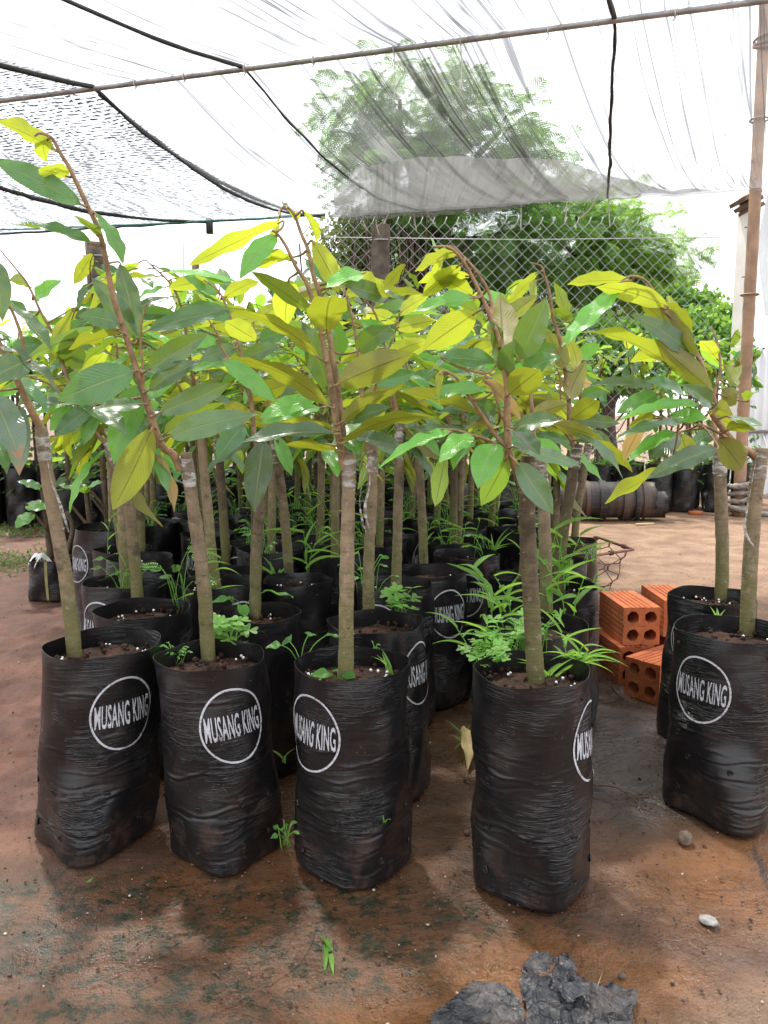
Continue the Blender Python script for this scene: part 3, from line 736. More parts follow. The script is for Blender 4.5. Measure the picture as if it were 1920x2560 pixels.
def crown(name, blobs, n, scale, mat, parent, seed, off, mesh_src=FR, droop=.5):
    r = np.random.default_rng(seed); mb = MB()
    wts = np.array([b[3] ** 2 for b in blobs], float); wts /= wts.sum()
    for i in range(n):
        px, py, Y, rad = blobs[r.choice(len(blobs), p=wts)]
        c = P(px, py, Y); R = rad * Y / FPX
        d = r.normal(size=3); d /= np.linalg.norm(d)
        p = c + d * R * r.uniform(.25, 1.0) ** .6 * np.array((1, .8, .85))
        out = np.array((d[0], d[1], d[2] * .5 - droop * r.uniform(.2, 1.2))) + r.normal(size=3) * .35
        out /= np.linalg.norm(out)
        up = np.array((0, 0, 1.)) + r.normal(size=3) * .35
        y = np.cross(up, out); y /= np.linalg.norm(y); z = np.cross(out, y)
        V, F = mesh_src[int(r.integers(len(mesh_src)))]
        s = scale * r.uniform(.65, 1.25)
        mb.add((V @ np.array((out, y, z))) * s + p, F)
    o = mb.obj(name, mat, parent, False, off); tag(o, kind='stuff')
    return o
TY = 9.3
tb = P(1010, 1025, TY) * (1, 1, 0)
tree = empty('feathery_tree', tb, 'big feathery-leaved tree rising behind the fence and seen through the net', 'tree')
def limb(a, b, r0, r1, par, off, mat=M_TRUNK, name='limb', seed=0, n=9, wob=.12):
    a, b = np.array(a), np.array(b); r = np.random.default_rng(seed)
    L = np.linalg.norm(b - a); q = [a]
    for k in range(1, 4): q.append(a + (b - a) * k / 4 + r.normal(size=3) * wob * L * .35)
    q.append(b); v, f = tube(smooth_path(q, 14), [r0, (r0 + r1) / 2, r1], n, True, .12, seed)
    return MB().add(v, f).obj(name, mat, par, off=off)
limb(tb - (0, 0, .1), P(1060, 560, TY), .24, .13, tree, tb, name='trunk', seed=1)
for i, (px, py, dy) in enumerate(((1000, 250, .1), (1250, 330, .3), (1350, 560, -.3), (900, 380, .2), (1180, 640, -.6), (1440, 640, .2), (1010, 620, -.5))):
    limb(P(1055, 600, TY), P(px, py, TY + dy), .10, .02, tree, tb, seed=20 + i)
crown('crown', [(1040, 260, TY, 150), (1190, 330, TY - .2, 150), (890, 290, TY, 100), (1320, 400, TY, 105), (1010, 460, TY - .3, 170), (1200, 560, TY - .4, 170), (1380, 620, TY, 150), (1280, 740, TY, 130), (1110, 650, TY + .4, 180), (1000, 640, TY + .6, 120), (1390, 760, TY + .2, 110)], 2300, .26, M_FROND, tree, 3, tb)
r = np.random.default_rng(8)
for i in range(70):
    px = r.normal(985, 75); a = P(px, r.uniform(520, 620), TY + r.uniform(-.9, -.2)); l = r.uniform(.5, 1.3)
    v, f = tube(smooth_path([a, a + (r.normal() * .06, 0, -l * .5), a + (r.normal() * .1, 0, -l)], 8), [.010, .006], 4)
    MB().add(v, f).obj('hanging_root', M_ROOT, tree, off=tb)
tb2 = P(1530, 1025, 10.0) * (1, 1, 0)
tree2 = empty('feathery_tree', tb2, 'lighter green feathery tree spreading to the right behind the mesh fence', 'tree')
limb(tb2 - (0, 0, .1), P(1520, 640, 10.), .16, .06, tree2, tb2, name='trunk', seed=4)
for i, (px, py) in enumerate(((1440, 540), (1650, 640), (1600, 700), (1480, 720))):
    limb(P(1522, 700, 10.), P(px, py, 10.), .06, .015, tree2, tb2, seed=40 + i)
crown('crown', [(1480, 570, 10., 110), (1570, 610, 9.8, 110), (1660, 640, 10., 75), (1540, 690, 9.8, 110), (1640, 720, 10., 70), (1450, 680, 10.2, 100), (1580, 510, 10.2, 40), (1420, 500, 10, 70)], 900, .26, M_FRONDL, tree2, 5, tb2)
# small-leaved climbers
def leafquads(n=5, seed=0, w=.35):
    r = np.random.default_rng(seed); V, F = [], []
    for k in range(n):
        c = r.normal(size=3) * .5; d = r.normal(size=3); d[2] -= .3; d /= np.linalg.norm(d); s = np.cross(d, r.normal(size=3)); s /= np.linalg.norm(s)
        m_ = len(V); V += [c, c + d * .45 + s * w, c + d, c + d * .45 - s * w]; F.append((m_, m_ + 1, m_ + 2, m_ + 3))
    return np.array(V), F
LQ = [leafquads(6, s) for s in range(6)]
vb = P(860, 1025, 8.6) * (1, 1, 0)
vine = empty('vine_shrub', vb, 'sparse grey-green vine shrub left of the square fence post', 'shrub')
for i in range(26):
    a = P(r.uniform(800, 960), r.uniform(760, 840), 8.6); b = P(r.uniform(790, 960), r.uniform(545, 640), 8.6 + r.normal() * .2)
    limb(a, b, .012, .004, vine, vb, M_ROOT, 'stem', 100 + i, 4, .25)
crown('foliage', [(850, 600, 8.6, 70), (900, 580, 8.7, 70), (925, 660, 8.7, 80), (880, 720, 8.6, 90), (845, 690, 8.5, 60), (780, 750, 8.4, 60), (720, 770, 8.4, 40)], 620, .055, M_VINE, vine, 6, vb, LQ, .3)
for i, (blobs, n, label) in enumerate((
        ([(1380, 860, 8.2, 75), (1470, 850, 8.2, 85), (1560, 860, 8.3, 80), (1640, 850, 8.2, 75), (1500, 900, 8.0, 90), (1600, 920, 8, 90)], 1500, 'low bright creeper bush along the fence bottom'),
        ([(1740, 830, 8.4, 75), (1800, 850, 8.4, 65), (1700, 760, 9, 55), (1765, 760, 9, 40), (1820, 790, 8.6, 35), (1730, 900, 8.2, 80)], 1100, 'sunlit leafy bush beside the white pillar'))):
    bb = P(blobs[0][0], 1025, blobs[0][2]) * (1, 1, 0); b = empty('creeper_bush', bb, label, 'bush')
    for k in range(14):
        s = blobs[k % len(blobs)]; limb(bb + (r.normal() * .2, 0, 0), P(s[0], s[1], s[2]), .014, .004, b, bb, M_ROOT, 'stem', 200 + k + 20 * i, 4, .2)
    crown('foliage', blobs, n, .075, M_CREEP, b, 9 + i, bb, LQ, .2)
# ------------------------------------------------------------------ sapling parts
LEAFV = {}
def leaf_geo(seed):
    r = np.random.default_rng(1000 + seed)
    arch = r.uniform(.03, .32); fold = r.uniform(.05, .42); wav = r.uniform(.012, .046); fq = r.uniform(1.8, 3.6); ph = r.uniform(0, 6); tw = r.uniform(-.6, .6)
    side = r.uniform(-.06, .06); wide = r.uniform(.8, .98)
    nu, nv = 17, 7; V, UV = [], []
    for i in range(nu):
        x = i / (nu - 1)
        w = math.sin(math.pi * min(1, x ** wide)) ** .72 if 0 < x < 1 else 0
        if x > .8: w *= 1 - .42 * ((x - .8) / .2) ** 1.2
        w = max(w, .035 if x < .5 else .012)
        for j in range(nv):
            y = (j / (nv - 1) - .5)
            ang = tw * (x - .3); yy = y * w
            z = fold * abs(yy) * .38 + wav * math.sin(fq * 2 * math.pi * x + ph + (2.0 if y > 0 else 0)) * (abs(y) * 2) ** 1.6 * (w ** .5)
            z += arch * (4 * x * (1 - x)) * .45 - .28 * arch * x * x
            V.append((x, yy + side * 4 * x * (1 - x) * 1.0, z + yy * ang * .35)); UV.append((x, j / (nv - 1)))
    F = [(i * nv + j, (i + 1) * nv + j, (i + 1) * nv + j + 1, i * nv + j + 1) for i in range(nu - 1) for j in range(nv - 1)]
    return V, F, UV
NLV = 10
_LG = [leaf_geo(s) for s in range(NLV)]
def leaf_mesh(var, mat):
    k = (var % NLV, mat)
    if k not in LEAFV:
        V, F, UV = _LG[k[0]]
        me = MB().add(V, F).mesh('leaf', LEAF[mat])
        uv = me.uv_layers.new(name='UVMap')
        li = np.zeros(len(me.loops), int); me.loops.foreach_get('vertex_index', li)
        uv.data.foreach_set('uv', np.array(UV)[li].ravel())
        LEAFV[k] = me
    return LEAFV[k]
def put_leaf(base, tip, nrm, width, var, mat, parent, name='leaf', mesh=None):
    base, tip, nrm = np.array(base), np.array(tip), np.array(nrm)
    X = tip - base; L = np.linalg.norm(X); X = X / L
    n = nrm - X * nrm.dot(X); n /= np.linalg.norm(n) + 1e-9
    Y = np.cross(n, X)
    o = link(name, mesh or leaf_mesh(var, mat), parent)
    m = Matrix.Identity(4)
    for i in range(3):
        m[i][0] = X[i] * L; m[i][1] = Y[i] * width; m[i][2] = n[i] * L; m[i][3] = base[i]
    o.matrix_basis = m
    return o

class Bag:
    def __init__(s, R=.105, h=.363, foot=(0, 0), corner=0., seed=0, ncrease=44, big=(), soil=.030, rimdip=.0, elong=.04):
        s.elong = elong
        r = np.random.default_rng(seed + 77)
        s.R, s.h, s.foot, s.corner, s.seed, s.soil = R, h, np.array(foot), math.radians(corner), seed, soil
        s.ph = r.uniform(0, 6.28, 6); s.rimdip = rimdip
        C = []
        for k in range(ncrease):
            z = h * (r.beta(1.3, 1.9) * .82 + .04)
            C.append((r.uniform(-math.pi, math.pi), r.uniform(.25, .9), z, r.uniform(-.010, .010), r.uniform(.0006, .0017) * r.choice([1, 1, -1]), r.uniform(.0014, .0030)))
        for th, hw, z, tl, am, wd in big: C.append((math.radians(th), math.radians(hw), z, tl, am * .62, wd * .75))
        s.C = C
    def surf(s, th, z, off=0.0):
        th = np.asarray(th, float); z = np.asarray(z, float); t = z / s.h
        q = sstep(.50, .0, t)
        nn = 2 + 2.1 * q; a = th - s.corner + math.pi / 4
        se = (np.abs(np.cos(a)) ** nn + np.abs(np.sin(a)) ** nn) ** (-1 / nn)
        r = s.R * .955 * se * (1 - .10 * q)
        r = r * (1 + s.elong * q * np.maximum(0, np.cos(th - s.corner)) ** 5)
        r = r * (.965 - .035 * np.clip(.5 - t, 0, 1) + .012 * np.sin(math.pi * np.clip(t, 0, 1)) - .10 * np.clip(1 - t / .035, 0, 1) ** 2)
        up = sstep(.86, 1.0, t)
        r = r * (1 + up * (.020 * np.sin(2 * th + s.ph[0]) + .009 * np.sin(3 * th + s.ph[1]) + .006 * np.abs(np.sin(3.5 * th + s.ph[2]))))
        r = r + .0022 * np.sin(th * 3 + z * 31 + s.ph[3]) + .0016 * np.sin(th * 5 - z * 47 + s.ph[4])
        for t0, hw, zc, tl, am, wd in s.C:
            d = (th - t0 + math.pi) % (2 * math.pi) - math.pi
            g = np.exp(-(d / hw) ** 2 * 1.5)
            zz = zc + tl * np.sin(d * 2.2) + .003 * np.sin(d * 7 + t0)
            r = r + am * g * np.exp(-((z - zz) / wd) ** 2) - .45 * am * g * np.exp(-((z - zz + wd * 1.7) / wd) ** 2)
        r = r + off
        fx = s.foot[0] * (1 - t); fy = s.foot[1] * (1 - t)
        zz = z + up * s.rimdip * np.sin(th + s.ph[5]) + up * .0022 * np.sin(4 * th + s.ph[1])
        return np.stack([np.sin(th) * r + fx, -np.cos(th) * r + fy, zz], -1)
    def build(s, parent, ns, nz, mat=None):
        th = np.linspace(0, 2 * math.pi, ns, endpoint=False)
        zs = np.concatenate([[0.0], np.linspace(.004, s.h, nz)])
        T, Z = np.meshgrid(th, zs); A = s.surf(T, Z).reshape(-1, 3)
        V = list(A); nr = len(zs)
        F = [(i * ns + j, i * ns + (j + 1) % ns, (i + 1) * ns + (j + 1) % ns, (i + 1) * ns + j) for i in range(nr - 1) for j in range(ns)]
        # turned-in mouth and inner wall
        V += list(s.surf(th, np.full(ns, s.h), 0)); last = nr * ns; n0 = len(V); V += list(s.surf(th, np.full(ns, s.h), -.0008))
        F += [(last + j, last + (j + 1) % ns, n0 + (j + 1) % ns, n0 + j) for j in range(ns)]
        last = len(V); V += list(s.surf(th, np.full(ns, s.h), -.0008))
        for zz, off in ((s.h - .006, -.0009), (s.h - .02, -.0012), (s.h - s.soil - .012, -.0014)):
            n0 = len(V); V += list(s.surf(th, np.full(ns, zz), off))
            F += [(last + j, last + (j + 1) % ns, n0 + (j + 1) % ns, n0 + j) for j in range(ns)]; last = n0
        F.append(tuple(range(ns))[::-1])
        return MB().add(V, F).obj('bag', mat or M_BAG, parent)
    def build_soil(s, parent, seed, nr=10, ns=40, beads=14):
        r = np.random.default_rng(seed + 5); z0 = s.h - s.soil; V, F = [], []
        th = np.linspace(0, 2 * math.pi, ns, endpoint=False)
        for i in range(nr + 1):
            k = i / nr
            for j in range(ns):
                p = s.surf(th[j], z0, -.0025); c = np.array((s.foot[0] * (1 - z0 / s.h), s.foot[1] * (1 - z0 / s.h), z0))
                q = c + (p - c) * k
                q[2] = z0 + (.006 * mnoise.noise(Vector(q) * 26 + Vector((seed, 0, 0))) + .006 * mnoise.noise(Vector(q) * 85)) * min(1, (1.02 - k) * 8 + .3) - .006 * k * k
                V.append(q)
        F = [(i * ns + j, i * ns + (j + 1) % ns, (i + 1) * ns + (j + 1) % ns, (i + 1) * ns + j) for i in range(nr) for j in range(ns)]
        mb = MB().add(V, F)
        for k in range(46 if nr > 6 else 12):
            a, rad = r.uniform(0, 6.28), s.R * .92 * math.sqrt(r.random()); sz = r.uniform(.0025, .007)
            mb.add(ICO_V * sz * r.uniform(.6, 1.2, 3) + (math.cos(a) * rad, math.sin(a) * rad, z0 + .002), ICO_F)
        o = mb.obj('soil', M_SOIL, parent)
        mb = MB(); ca = r.uniform(0, 6.28)
        for k in range(beads):
            a = ca + r.normal() * 1.3; rad = s.R * r.uniform(.42, .84)
            mb.add(ICO_V * r.uniform(.0018, .0034) + (math.sin(a) * rad, -math.cos(a) * rad, z0 + .004), ICO_F)
        if beads: tag(mb.obj('fertiliser_beads', M_BEAD, o), kind='stuff')
        return o
    def holes(s, parent, spots):
        for th, z in spots:
            a = math.radians(th); c = s.surf(a, z, .0004); rad = .0052; mb = MB()
            t = np.array((math.cos(a), math.sin(a), 0)); up = np.array((0, 0, 1.)); n = np.array((math.sin(a), -math.cos(a), 0))
            ring = [c + (t * math.cos(k) + up * math.sin(k)) * rad * (1 + .12 * math.sin(3 * k + th)) + n * .0006 for k in np.linspace(0, 6.283, 13)]
            v, f = tube(ring, .0011, 5, False); mb.add(v, f)
            mb.add([c + n * .0003] + ring[:-1], [(0, i + 1, (i + 1) % 12 + 1) for i in range(12)], 1)
            mb.obj('drain_hole', [M_BAG, M_HOLE], parent)
M_HOLE = mat_simple('hole_dark', (.006, .004, .003), .9)

# the printed ring and words, flat, in metres
def print_template():
    cu = bpy.data.curves.new('print_text', 'FONT'); cu.body = 'MUSANG KING'; cu.size = 1.0; cu.align_x = 'CENTER'; cu.offset = .016; cu.resolution_u = 3; cu.space_character = 1.06
    ob = bpy.data.objects.new('print_text', cu); COL.objects.link(ob)
    dg = bpy.context.evaluated_depsgraph_get(); me = bpy.data.meshes.new_from_object(ob.evaluated_get(dg))
    bm = bmesh.new(); bm.from_mesh(me)
    xs = [v.co.x for v in bm.verts]; ys = [v.co.y for v in bm.verts]
    sx = .109 / (max(xs) - min(xs)); cx = (max(xs) + min(xs)) / 2; cy = (max(ys) + min(ys)) / 2; sy = .043 / (max(ys) - min(ys))
    for v in bm.verts: v.co = ((v.co.x - cx) * sx, (v.co.y - cy) * sy, 0)
    for k in range(-17, 18):
        g = bm.verts[:] + bm.edges[:] + bm.faces[:]; bmesh.ops.bisect_plane(bm, geom=g, plane_co=(k * .0032, 0, 0), plane_no=(1, 0, 0))
    for k in range(-4, 5):
        g = bm.verts[:] + bm.edges[:] + bm.faces[:]; bmesh.ops.bisect_plane(bm, geom=g, plane_co=(0, k * .005, 0), plane_no=(0, 1, 0))
    bm.verts.index_update()
    V = [tuple(v.co) for v in bm.verts]; F = [tuple(v.index for v in f.verts) for f in bm.faces]
    bm.free(); bpy.data.objects.remove(ob); bpy.data.curves.remove(cu); bpy.data.meshes.remove(me)
    return np.array(V), F
TXT_V, TXT_F = print_template()
def add_print(bag, parent, deg, zc=.268, roll=0., lite=False):
    mb = MB(); a0 = math.radians(deg); cr, sr = math.cos(math.radians(roll)), math.sin(math.radians(roll))
    def mapped(v):
        x = v[:, 0] * cr - v[:, 1] * sr; y = v[:, 0] * sr + v[:, 1] * cr
        return bag.surf(a0 + x / bag.R, zc + y, .0011)
    mb.add(mapped(TXT_V), TXT_F)
    th = np.linspace(0, 2 * math.pi, 72, endpoint=False); V = []
    for rad in (.0600, .0636): V += [(math.cos(t) * rad, math.sin(t) * rad * 1.03, 0) for t in th]
    n = 72; mb.add(mapped(np.array(V)), [(j, n + j, n + (j + 1) % n, (j + 1) % n)[::-1] for j in range(n)])
    o = mb.obj('printed_emblem', M_PRINT, parent)
    return o

def trunk_obj(parent, path, radii, seed, mat=M_BARK, n=14):
    q = smooth_path(path, 26); r = np.random.default_rng(seed)
    v, f = tube(q, radii, n, True, .045, seed)
    v = v.copy()
    for i in range(len(v)): v[i] += np.array((1, 1, 0)) * .0012 * mnoise.noise(Vector(v[i]) * 60)
    mb = MB().add(v, f)
    for k in range(3):                                   # pruned buds
        i = int(r.integers(5, 22)); a = r.uniform(0, 6.28); rad = np.interp(i / 25, np.linspace(0, 1, len(radii)), radii)
        mb.add(ICO_V * (.004, .004, .003) + q[i] + np.array((math.cos(a), math.sin(a), 0)) * rad, ICO_F)
    return mb.obj('trunk', mat, parent), q
def tape_obj(parent, q, rad, z0, z1, seed):
    """clear wrap round the graft"""
    zs = q[:, 2]; r = np.random.default_rng(seed); pts = []
    for z in np.linspace(z0, z1, 14):
        pts.append((np.interp(z, zs, q[:, 0]), np.interp(z, zs, q[:, 1]), z))
    rr = [rad * (1.10 + .10 * r.random()) for _ in range(14)]
    v, f = tube(pts, rr, 14, False, .03, seed)
    mb = MB().add(v, f)
    for z in (z0 + .01, (z0 + z1) / 2, z1 - .006):
        c = np.array((np.interp(z, zs, q[:, 0]), np.interp(z, zs, q[:, 1]), z))
        v, f = tube([c + np.array((rad * 1.12 * math.cos(a), rad * 1.12 * math.sin(a), .005 * math.sin(a + z * 50))) for a in np.linspace(0, 6.283, 15)], .0012, 5); mb.add(v, f)
    return mb.obj('graft_tape', M_TAPE, parent)

GRP_FRONT = 'grafted saplings in the front rows'
def hero(label, rim, trunk_px, stems, leaves, R=.105, foot=(0, 0), corner=0, prt=None, roll=0, seed=0, big=(), tr=(.0165, .0125), holes=True, dY=0., hi=True, beads=14, strand=None, h=.363, zc=.268, bagmat=None, elong=.04, tint=None, taper_top=None):
    c = G(rim[0], rim[1], h); base = np.array((c[0], c[1], 0.))
    t = empty('potted_sapling', base, label, 'sapling', GRP_FRONT)
    bag = Bag(R, h, foot, corner, seed, 70 if hi else 18, big, elong=elong)
    b = bag.build(t, 104 if hi else 48, 160 if hi else 40, bagmat)
    if prt is not None: add_print(bag, b, prt, zc, roll)
    if holes:
        r = np.random.default_rng(seed)
        bag.holes(b, [(a + r.uniform(-9, 9), z + r.uniform(-.004, .004)) for z in (.125, .05) for a in (-66, -18, 30, 72)])
    bag.build_soil(t, seed, beads=beads)
    Y = base[1] + dY
    (bx, by), (tx, ty) = trunk_px[0], trunk_px[-1]
    g = G(bx, by, h - .034); Yt = g[1]
    path = [g - base - (0, 0, .02)] + [P(x, y, Yt) - base for x, y in trunk_px[1:]]
    tr = (tr[0] * .84, tr[1] * .86)
    tk, q = trunk_obj(t, path, tr if taper_top is None else taper_top, seed)
    zt = q[-1][2]
    tape_obj(tk, q, tr[1], zt - .062, zt - .010, seed)
    if strand:
        s = [P(x, y, Yt - .022) - base for x, y in strand]; v, f = tube(smooth_path(s, 16), [.0008, .0011, .0032, .0014], 6, True, .25)
        MB().add(v, f).obj('loose_tape', M_TAPE, tk)
    mb = MB(); SP = []
    for st in stems:
        pts, r0, r1 = st[0], st[1], st[2]; dd = st[3] if len(st) > 3 else 0.; d_start = st[4] if len(st) > 4 else 0.
        w = [P(x, y, Yt + d_start + (dd - d_start) * k / max(1, len(pts) - 1)) - base for k, (x, y) in enumerate(pts)]
        if SP:
            allp = np.concatenate(SP); i0 = np.argmin(np.linalg.norm(allp - w[0], axis=1))
            if np.linalg.norm(allp[i0] - w[0]) < .09: w[0] = allp[i0]
        w = smooth_path(w, 8 * len(pts)); v, f = tube(w, [r0, (r0 + r1) / 2, r1], 9, True, .06, seed); mb.add(v, f); SP.append(w)
    SP = np.concatenate(SP) if SP else np.zeros((1, 3))
    r = np.random.default_rng(seed + 9); info = []
    for k, L in enumerate(leaves):
        bx, by, tx, ty, w, sd, mt = L[:7]; d0 = L[7] if len(L) > 7 else r.uniform(-.025, .025); var = int(r.integers(NLV))
        Yb = Yt + d0; pb = P(bx, by, Yb); 
        l2 = np.linalg.norm(P(tx, ty, Yb) - pb); wm = w * Yb / FPX
        Lr = max(l2 * 1.02, min(wm * 2.3, .17), .095); dz = -math.sqrt(max(Lr * Lr - l2 * l2, 0))
        dz = max(dz, -.13) if sd == 'T' or r.random() < .5 else min(-dz, .13)
        pt = P(tx, ty, Yb + dz); pt = pb + (pt - pb)
        W = min(max(.26 * np.linalg.norm(pt - pb), wm * 1.03, .036), .068)
        X = (pt - pb) / np.linalg.norm(pt - pb); mid = (pb + pt) / 2 - np.array((0, 0, CAM_H)); view = -mid / np.linalg.norm(mid)
        e = view - X * view.dot(X); e /= np.linalg.norm(e); s_ = np.cross(X, e)
        if s_[2] < 0: s_ = -s_
        a = math.acos(min(1, max(.12, wm / W)))
        n = math.cos(a) * e + math.sin(a) * s_ if sd == 'T' else -math.cos(a) * e + math.sin(a) * s_
        info.append((pb - base, pt - base, n, W, var, mt))
        near = SP[np.argmin(np.linalg.norm(SP - (pb - base), axis=1))]; gap = np.linalg.norm(near - (pb - base))
        if .004 < gap < .10:
            dirx = X * min(.012, gap * .4); pbL = pb - base
            v, f = tube(smooth_path([near, (near + pbL - dirx) / 2 + (0, 0, -.003), pbL - dirx * .3, pbL + X * .008], 9), [.0026, .0017, .0016], 6); mb.add(v, f)
    sh = mb.obj('shoot', M_SHOOT, t)
    for pb, pt, n, W, var, mt in info: put_leaf(pb, pt, n, W, var, mt, sh)
    return t, bag, base
# ------------------------------------------------------------------ front saplings, one by one
hA = hero('leftmost front sapling in a black bag, pale leaves drooping at its left', (258, 1605), [(190, 1645), (165, 1450), (125, 1230), (102, 1068)],
    [([(110, 1085), (70, 1010), (10, 880), (-60, 760), (-90, 640)], .0075, .003, -.05), ([(40, 950), (60, 880), (40, 800), (14, 750)], .004, .002, -.03)],
    [(-18, 985, 52, 1150, 80, 'T', 'burnt', -.06), (48, 1012, 48, 1188, 56, 'T', 'burnt', -.03), (72, 902, -30, 952, 66, 'T', 'dark', -.06),
     (-8, 862, 156, 980, 20, 'T', 'dark', -.04), (14, 755, 130, 872, 22, 'T', 'dark'), (-28, 640, 8, 800, 62, 'T', 'dark', -.05), (-30, 1080, 20, 1180, 40, 'T', 'mid'),
     (-10, 800, -60, 940, 50, 'T', 'mid'), (0, 700, -80, 660, 40, 'B', 'mid')],
    R=.112, foot=(-.028, .0), corner=9, elong=.26, prt=41, roll=1, seed=1, h=0.374, big=((-30, 70, .062, .006, .0045, .0042), (-10, 60, .12, .004, .0018, .003), (20, 60, .048, -.003, .002, .003)), strand=[(112, 1110), (128, 1200), (150, 1260), (172, 1330)], beads=26)
hB = hero('tall sapling second from left in front, its long brown shoot arching up to the left', (528, 1636), [(522, 1650), (508, 1450), (480, 1250), (464, 1132)],
    [([(452, 1175), (432, 1135), (405, 1113), (370, 1018), (341, 922), (307, 815), (283, 743), (252, 592), (214, 505), (173, 419), (153, 387), (130, 346), (101, 333), (87, 340)], .0075, .0017, -.09),
     ([(362, 975), (357, 920), (351, 850), (356, 798), (367, 758)], .0028, .0014, -.05, -.02)],
    [(334, 928, 142, 1000, 88, 'T', 'mid', -.05), (295, 807, 198, 787, 46, 'T', 'mid', -.05), (305, 833, 171, 873, 22, 'B', 'dark', -.05), (357, 1010, 229, 1024, 34, 'T', 'mid', -.04),
     (369, 925, 520, 832, 56, 'T', 'dark', -.05), (372, 975, 504, 899, 46, 'T', 'dark', -.05), (398, 1032, 576, 957, 54, 'T', 'dark', -.06), (426, 1091, 641, 1033, 64, 'T', 'dark', -.06),
     (379, 1073, 281, 1275, 82, 'B', 'gold', -.05), (372, 825, 580, 770, 44, 'T', 'mid', .0), (231, 610, 29, 558, 26, 'T', 'mid', -.06), (202, 511, -20, 395, 56, 'T', 'mid', -.07),
     (139, 375, -8, 300, 34, 'B', 'gold', -.07), (171, 442, 95, 422, 36, 'B', 'gold', -.06), (119, 347, 113, 397, 38, 'B', 'gold', -.08), (237, 532, 310, 659, 27, 'T', 'lime', -.06),
     (246, 592, 190, 538, 20, 'B', 'mid', -.04), (338, 847, 229, 691, 52, 'T', 'dark', .0), (300, 660, 345, 840, 50, 'T', 'dark', .02), (347, 960, 283, 1160, 76, 'T', 'lime', .04), (240, 1015, 318, 1084, 42, 'T', 'dark', .0),
     (376, 1125, 440, 1280, 22, 'B', 'beige', -.02), (380, 1118, 420, 1230, 34, 'T', 'mid', .0), (360, 985, 440, 945, 46, 'T', 'lime', .06), (410, 1085, 560, 1005, 40, 'B', 'mid', .07)],
    R=.104, foot=(.020, .0), corner=7, prt=31, roll=3, seed=2, h=0.367, big=((-25, 60, .178, .010, .0045, .0036), (5, 65, .118, .006, .0032, .0034), (30, 50, .098, -.004, .0022, .003)))
hC = hero('centre front sapling with two upright stems and a broad olive leaf held level', (877, 1656), [(865, 1700), (866, 1500), (870, 1300), (873, 1132)],
    [([(856, 1178), (853, 1130), (843, 1075), (833, 1002), (822, 930), (807, 852), (798, 810), (783, 756), (765, 705), (741, 669), (714, 614), (693, 584), (680, 576)], .0068, .0017, -.06),
     ([(866, 1165), (860, 1118), (851, 1025), (840, 945), (825, 849), (801, 741), (783, 687), (771, 627), (753, 584), (735, 536), (714, 516), (698, 530)], .0062, .0016, .01)],
    [(842, 962, 1034, 882, 78, 'B', 'dark', -.05), (816, 829, 832, 730, 92, 'B', 'dark', -.05), (819, 1014, 578, 884, 46, 'B', 'dark', -.06), (798, 895, 560, 759, 36, 'B', 'dark', -.05),
     (786, 789, 629, 678, 38, 'B', 'mid', -.04), (722, 702, 711, 820, 66, 'B', 'gold', -.01), (780, 602, 850, 734, 50, 'B', 'gold', .0), (756, 527, 792, 602, 22, 'B', 'gold', .0),
     (705, 554, 472, 662, 30, 'B', 'gold', -.04), (690, 588, 598, 692, 48, 'T', 'lime', -.05), (735, 652, 612, 632, 24, 'B', 'gold', -.02), (723, 645, 641, 664, 22, 'B', 'gold', .02),
     (908, 683, 814, 718, 38, 'T', 'lime', .0), (970, 744, 861, 711, 46, 'T', 'dark', .03), (879, 693, 974, 742, 42, 'B', 'gold', .05), (819, 976, 756, 802, 62, 'T', 'dark', .02),
     (895, 876, 972, 814, 52, 'T', 'dark', .05), (838, 1085, 603, 1100, 36, 'T', 'dark', -.06), (838, 1075, 680, 1058, 15, 'B', 'dark', -.04), (848, 1127, 712, 1112, 22, 'B', 'dark', -.03),
     (795, 994, 647, 1043, 46, 'T', 'lime', .02), (800, 1020, 650, 1054, 42, 'T', 'lime', .05), (854, 1055, 987, 974, 42, 'B', 'dark', -.04), (868, 1057, 975, 1017, 32, 'T', 'dark', -.01),
     (856, 1107, 1085, 1031, 28, 'B', 'dark', -.05), (882, 1092, 1007, 1121, 32, 'T', 'dark', -.02), (850, 1045, 898, 1135, 72, 'T', 'lime', .05), (816, 1112, 845, 1188, 46, 'T', 'lime', .05),
     (700, 540, 690, 590, 16, 'B', 'gold', .0), (712, 520, 735, 548, 12, 'B', 'gold', .0), (850, 900, 830, 790, 40, 'T', 'mid', .06), (640, 850, 560, 800, 50, 'B', 'gold', .08)],
    R=.106, foot=(.006, .0), corner=8, prt=-43, roll=-2, seed=3, h=0.366, big=((-10, 60, .125, .005, .003, .0032), (-20, 60, .105, .004, .0022, .003), (15, 50, .065, .003, .002, .003)), strand=[(905, 1120), (925, 1200), (912, 1270), (922, 1320)], beads=30)
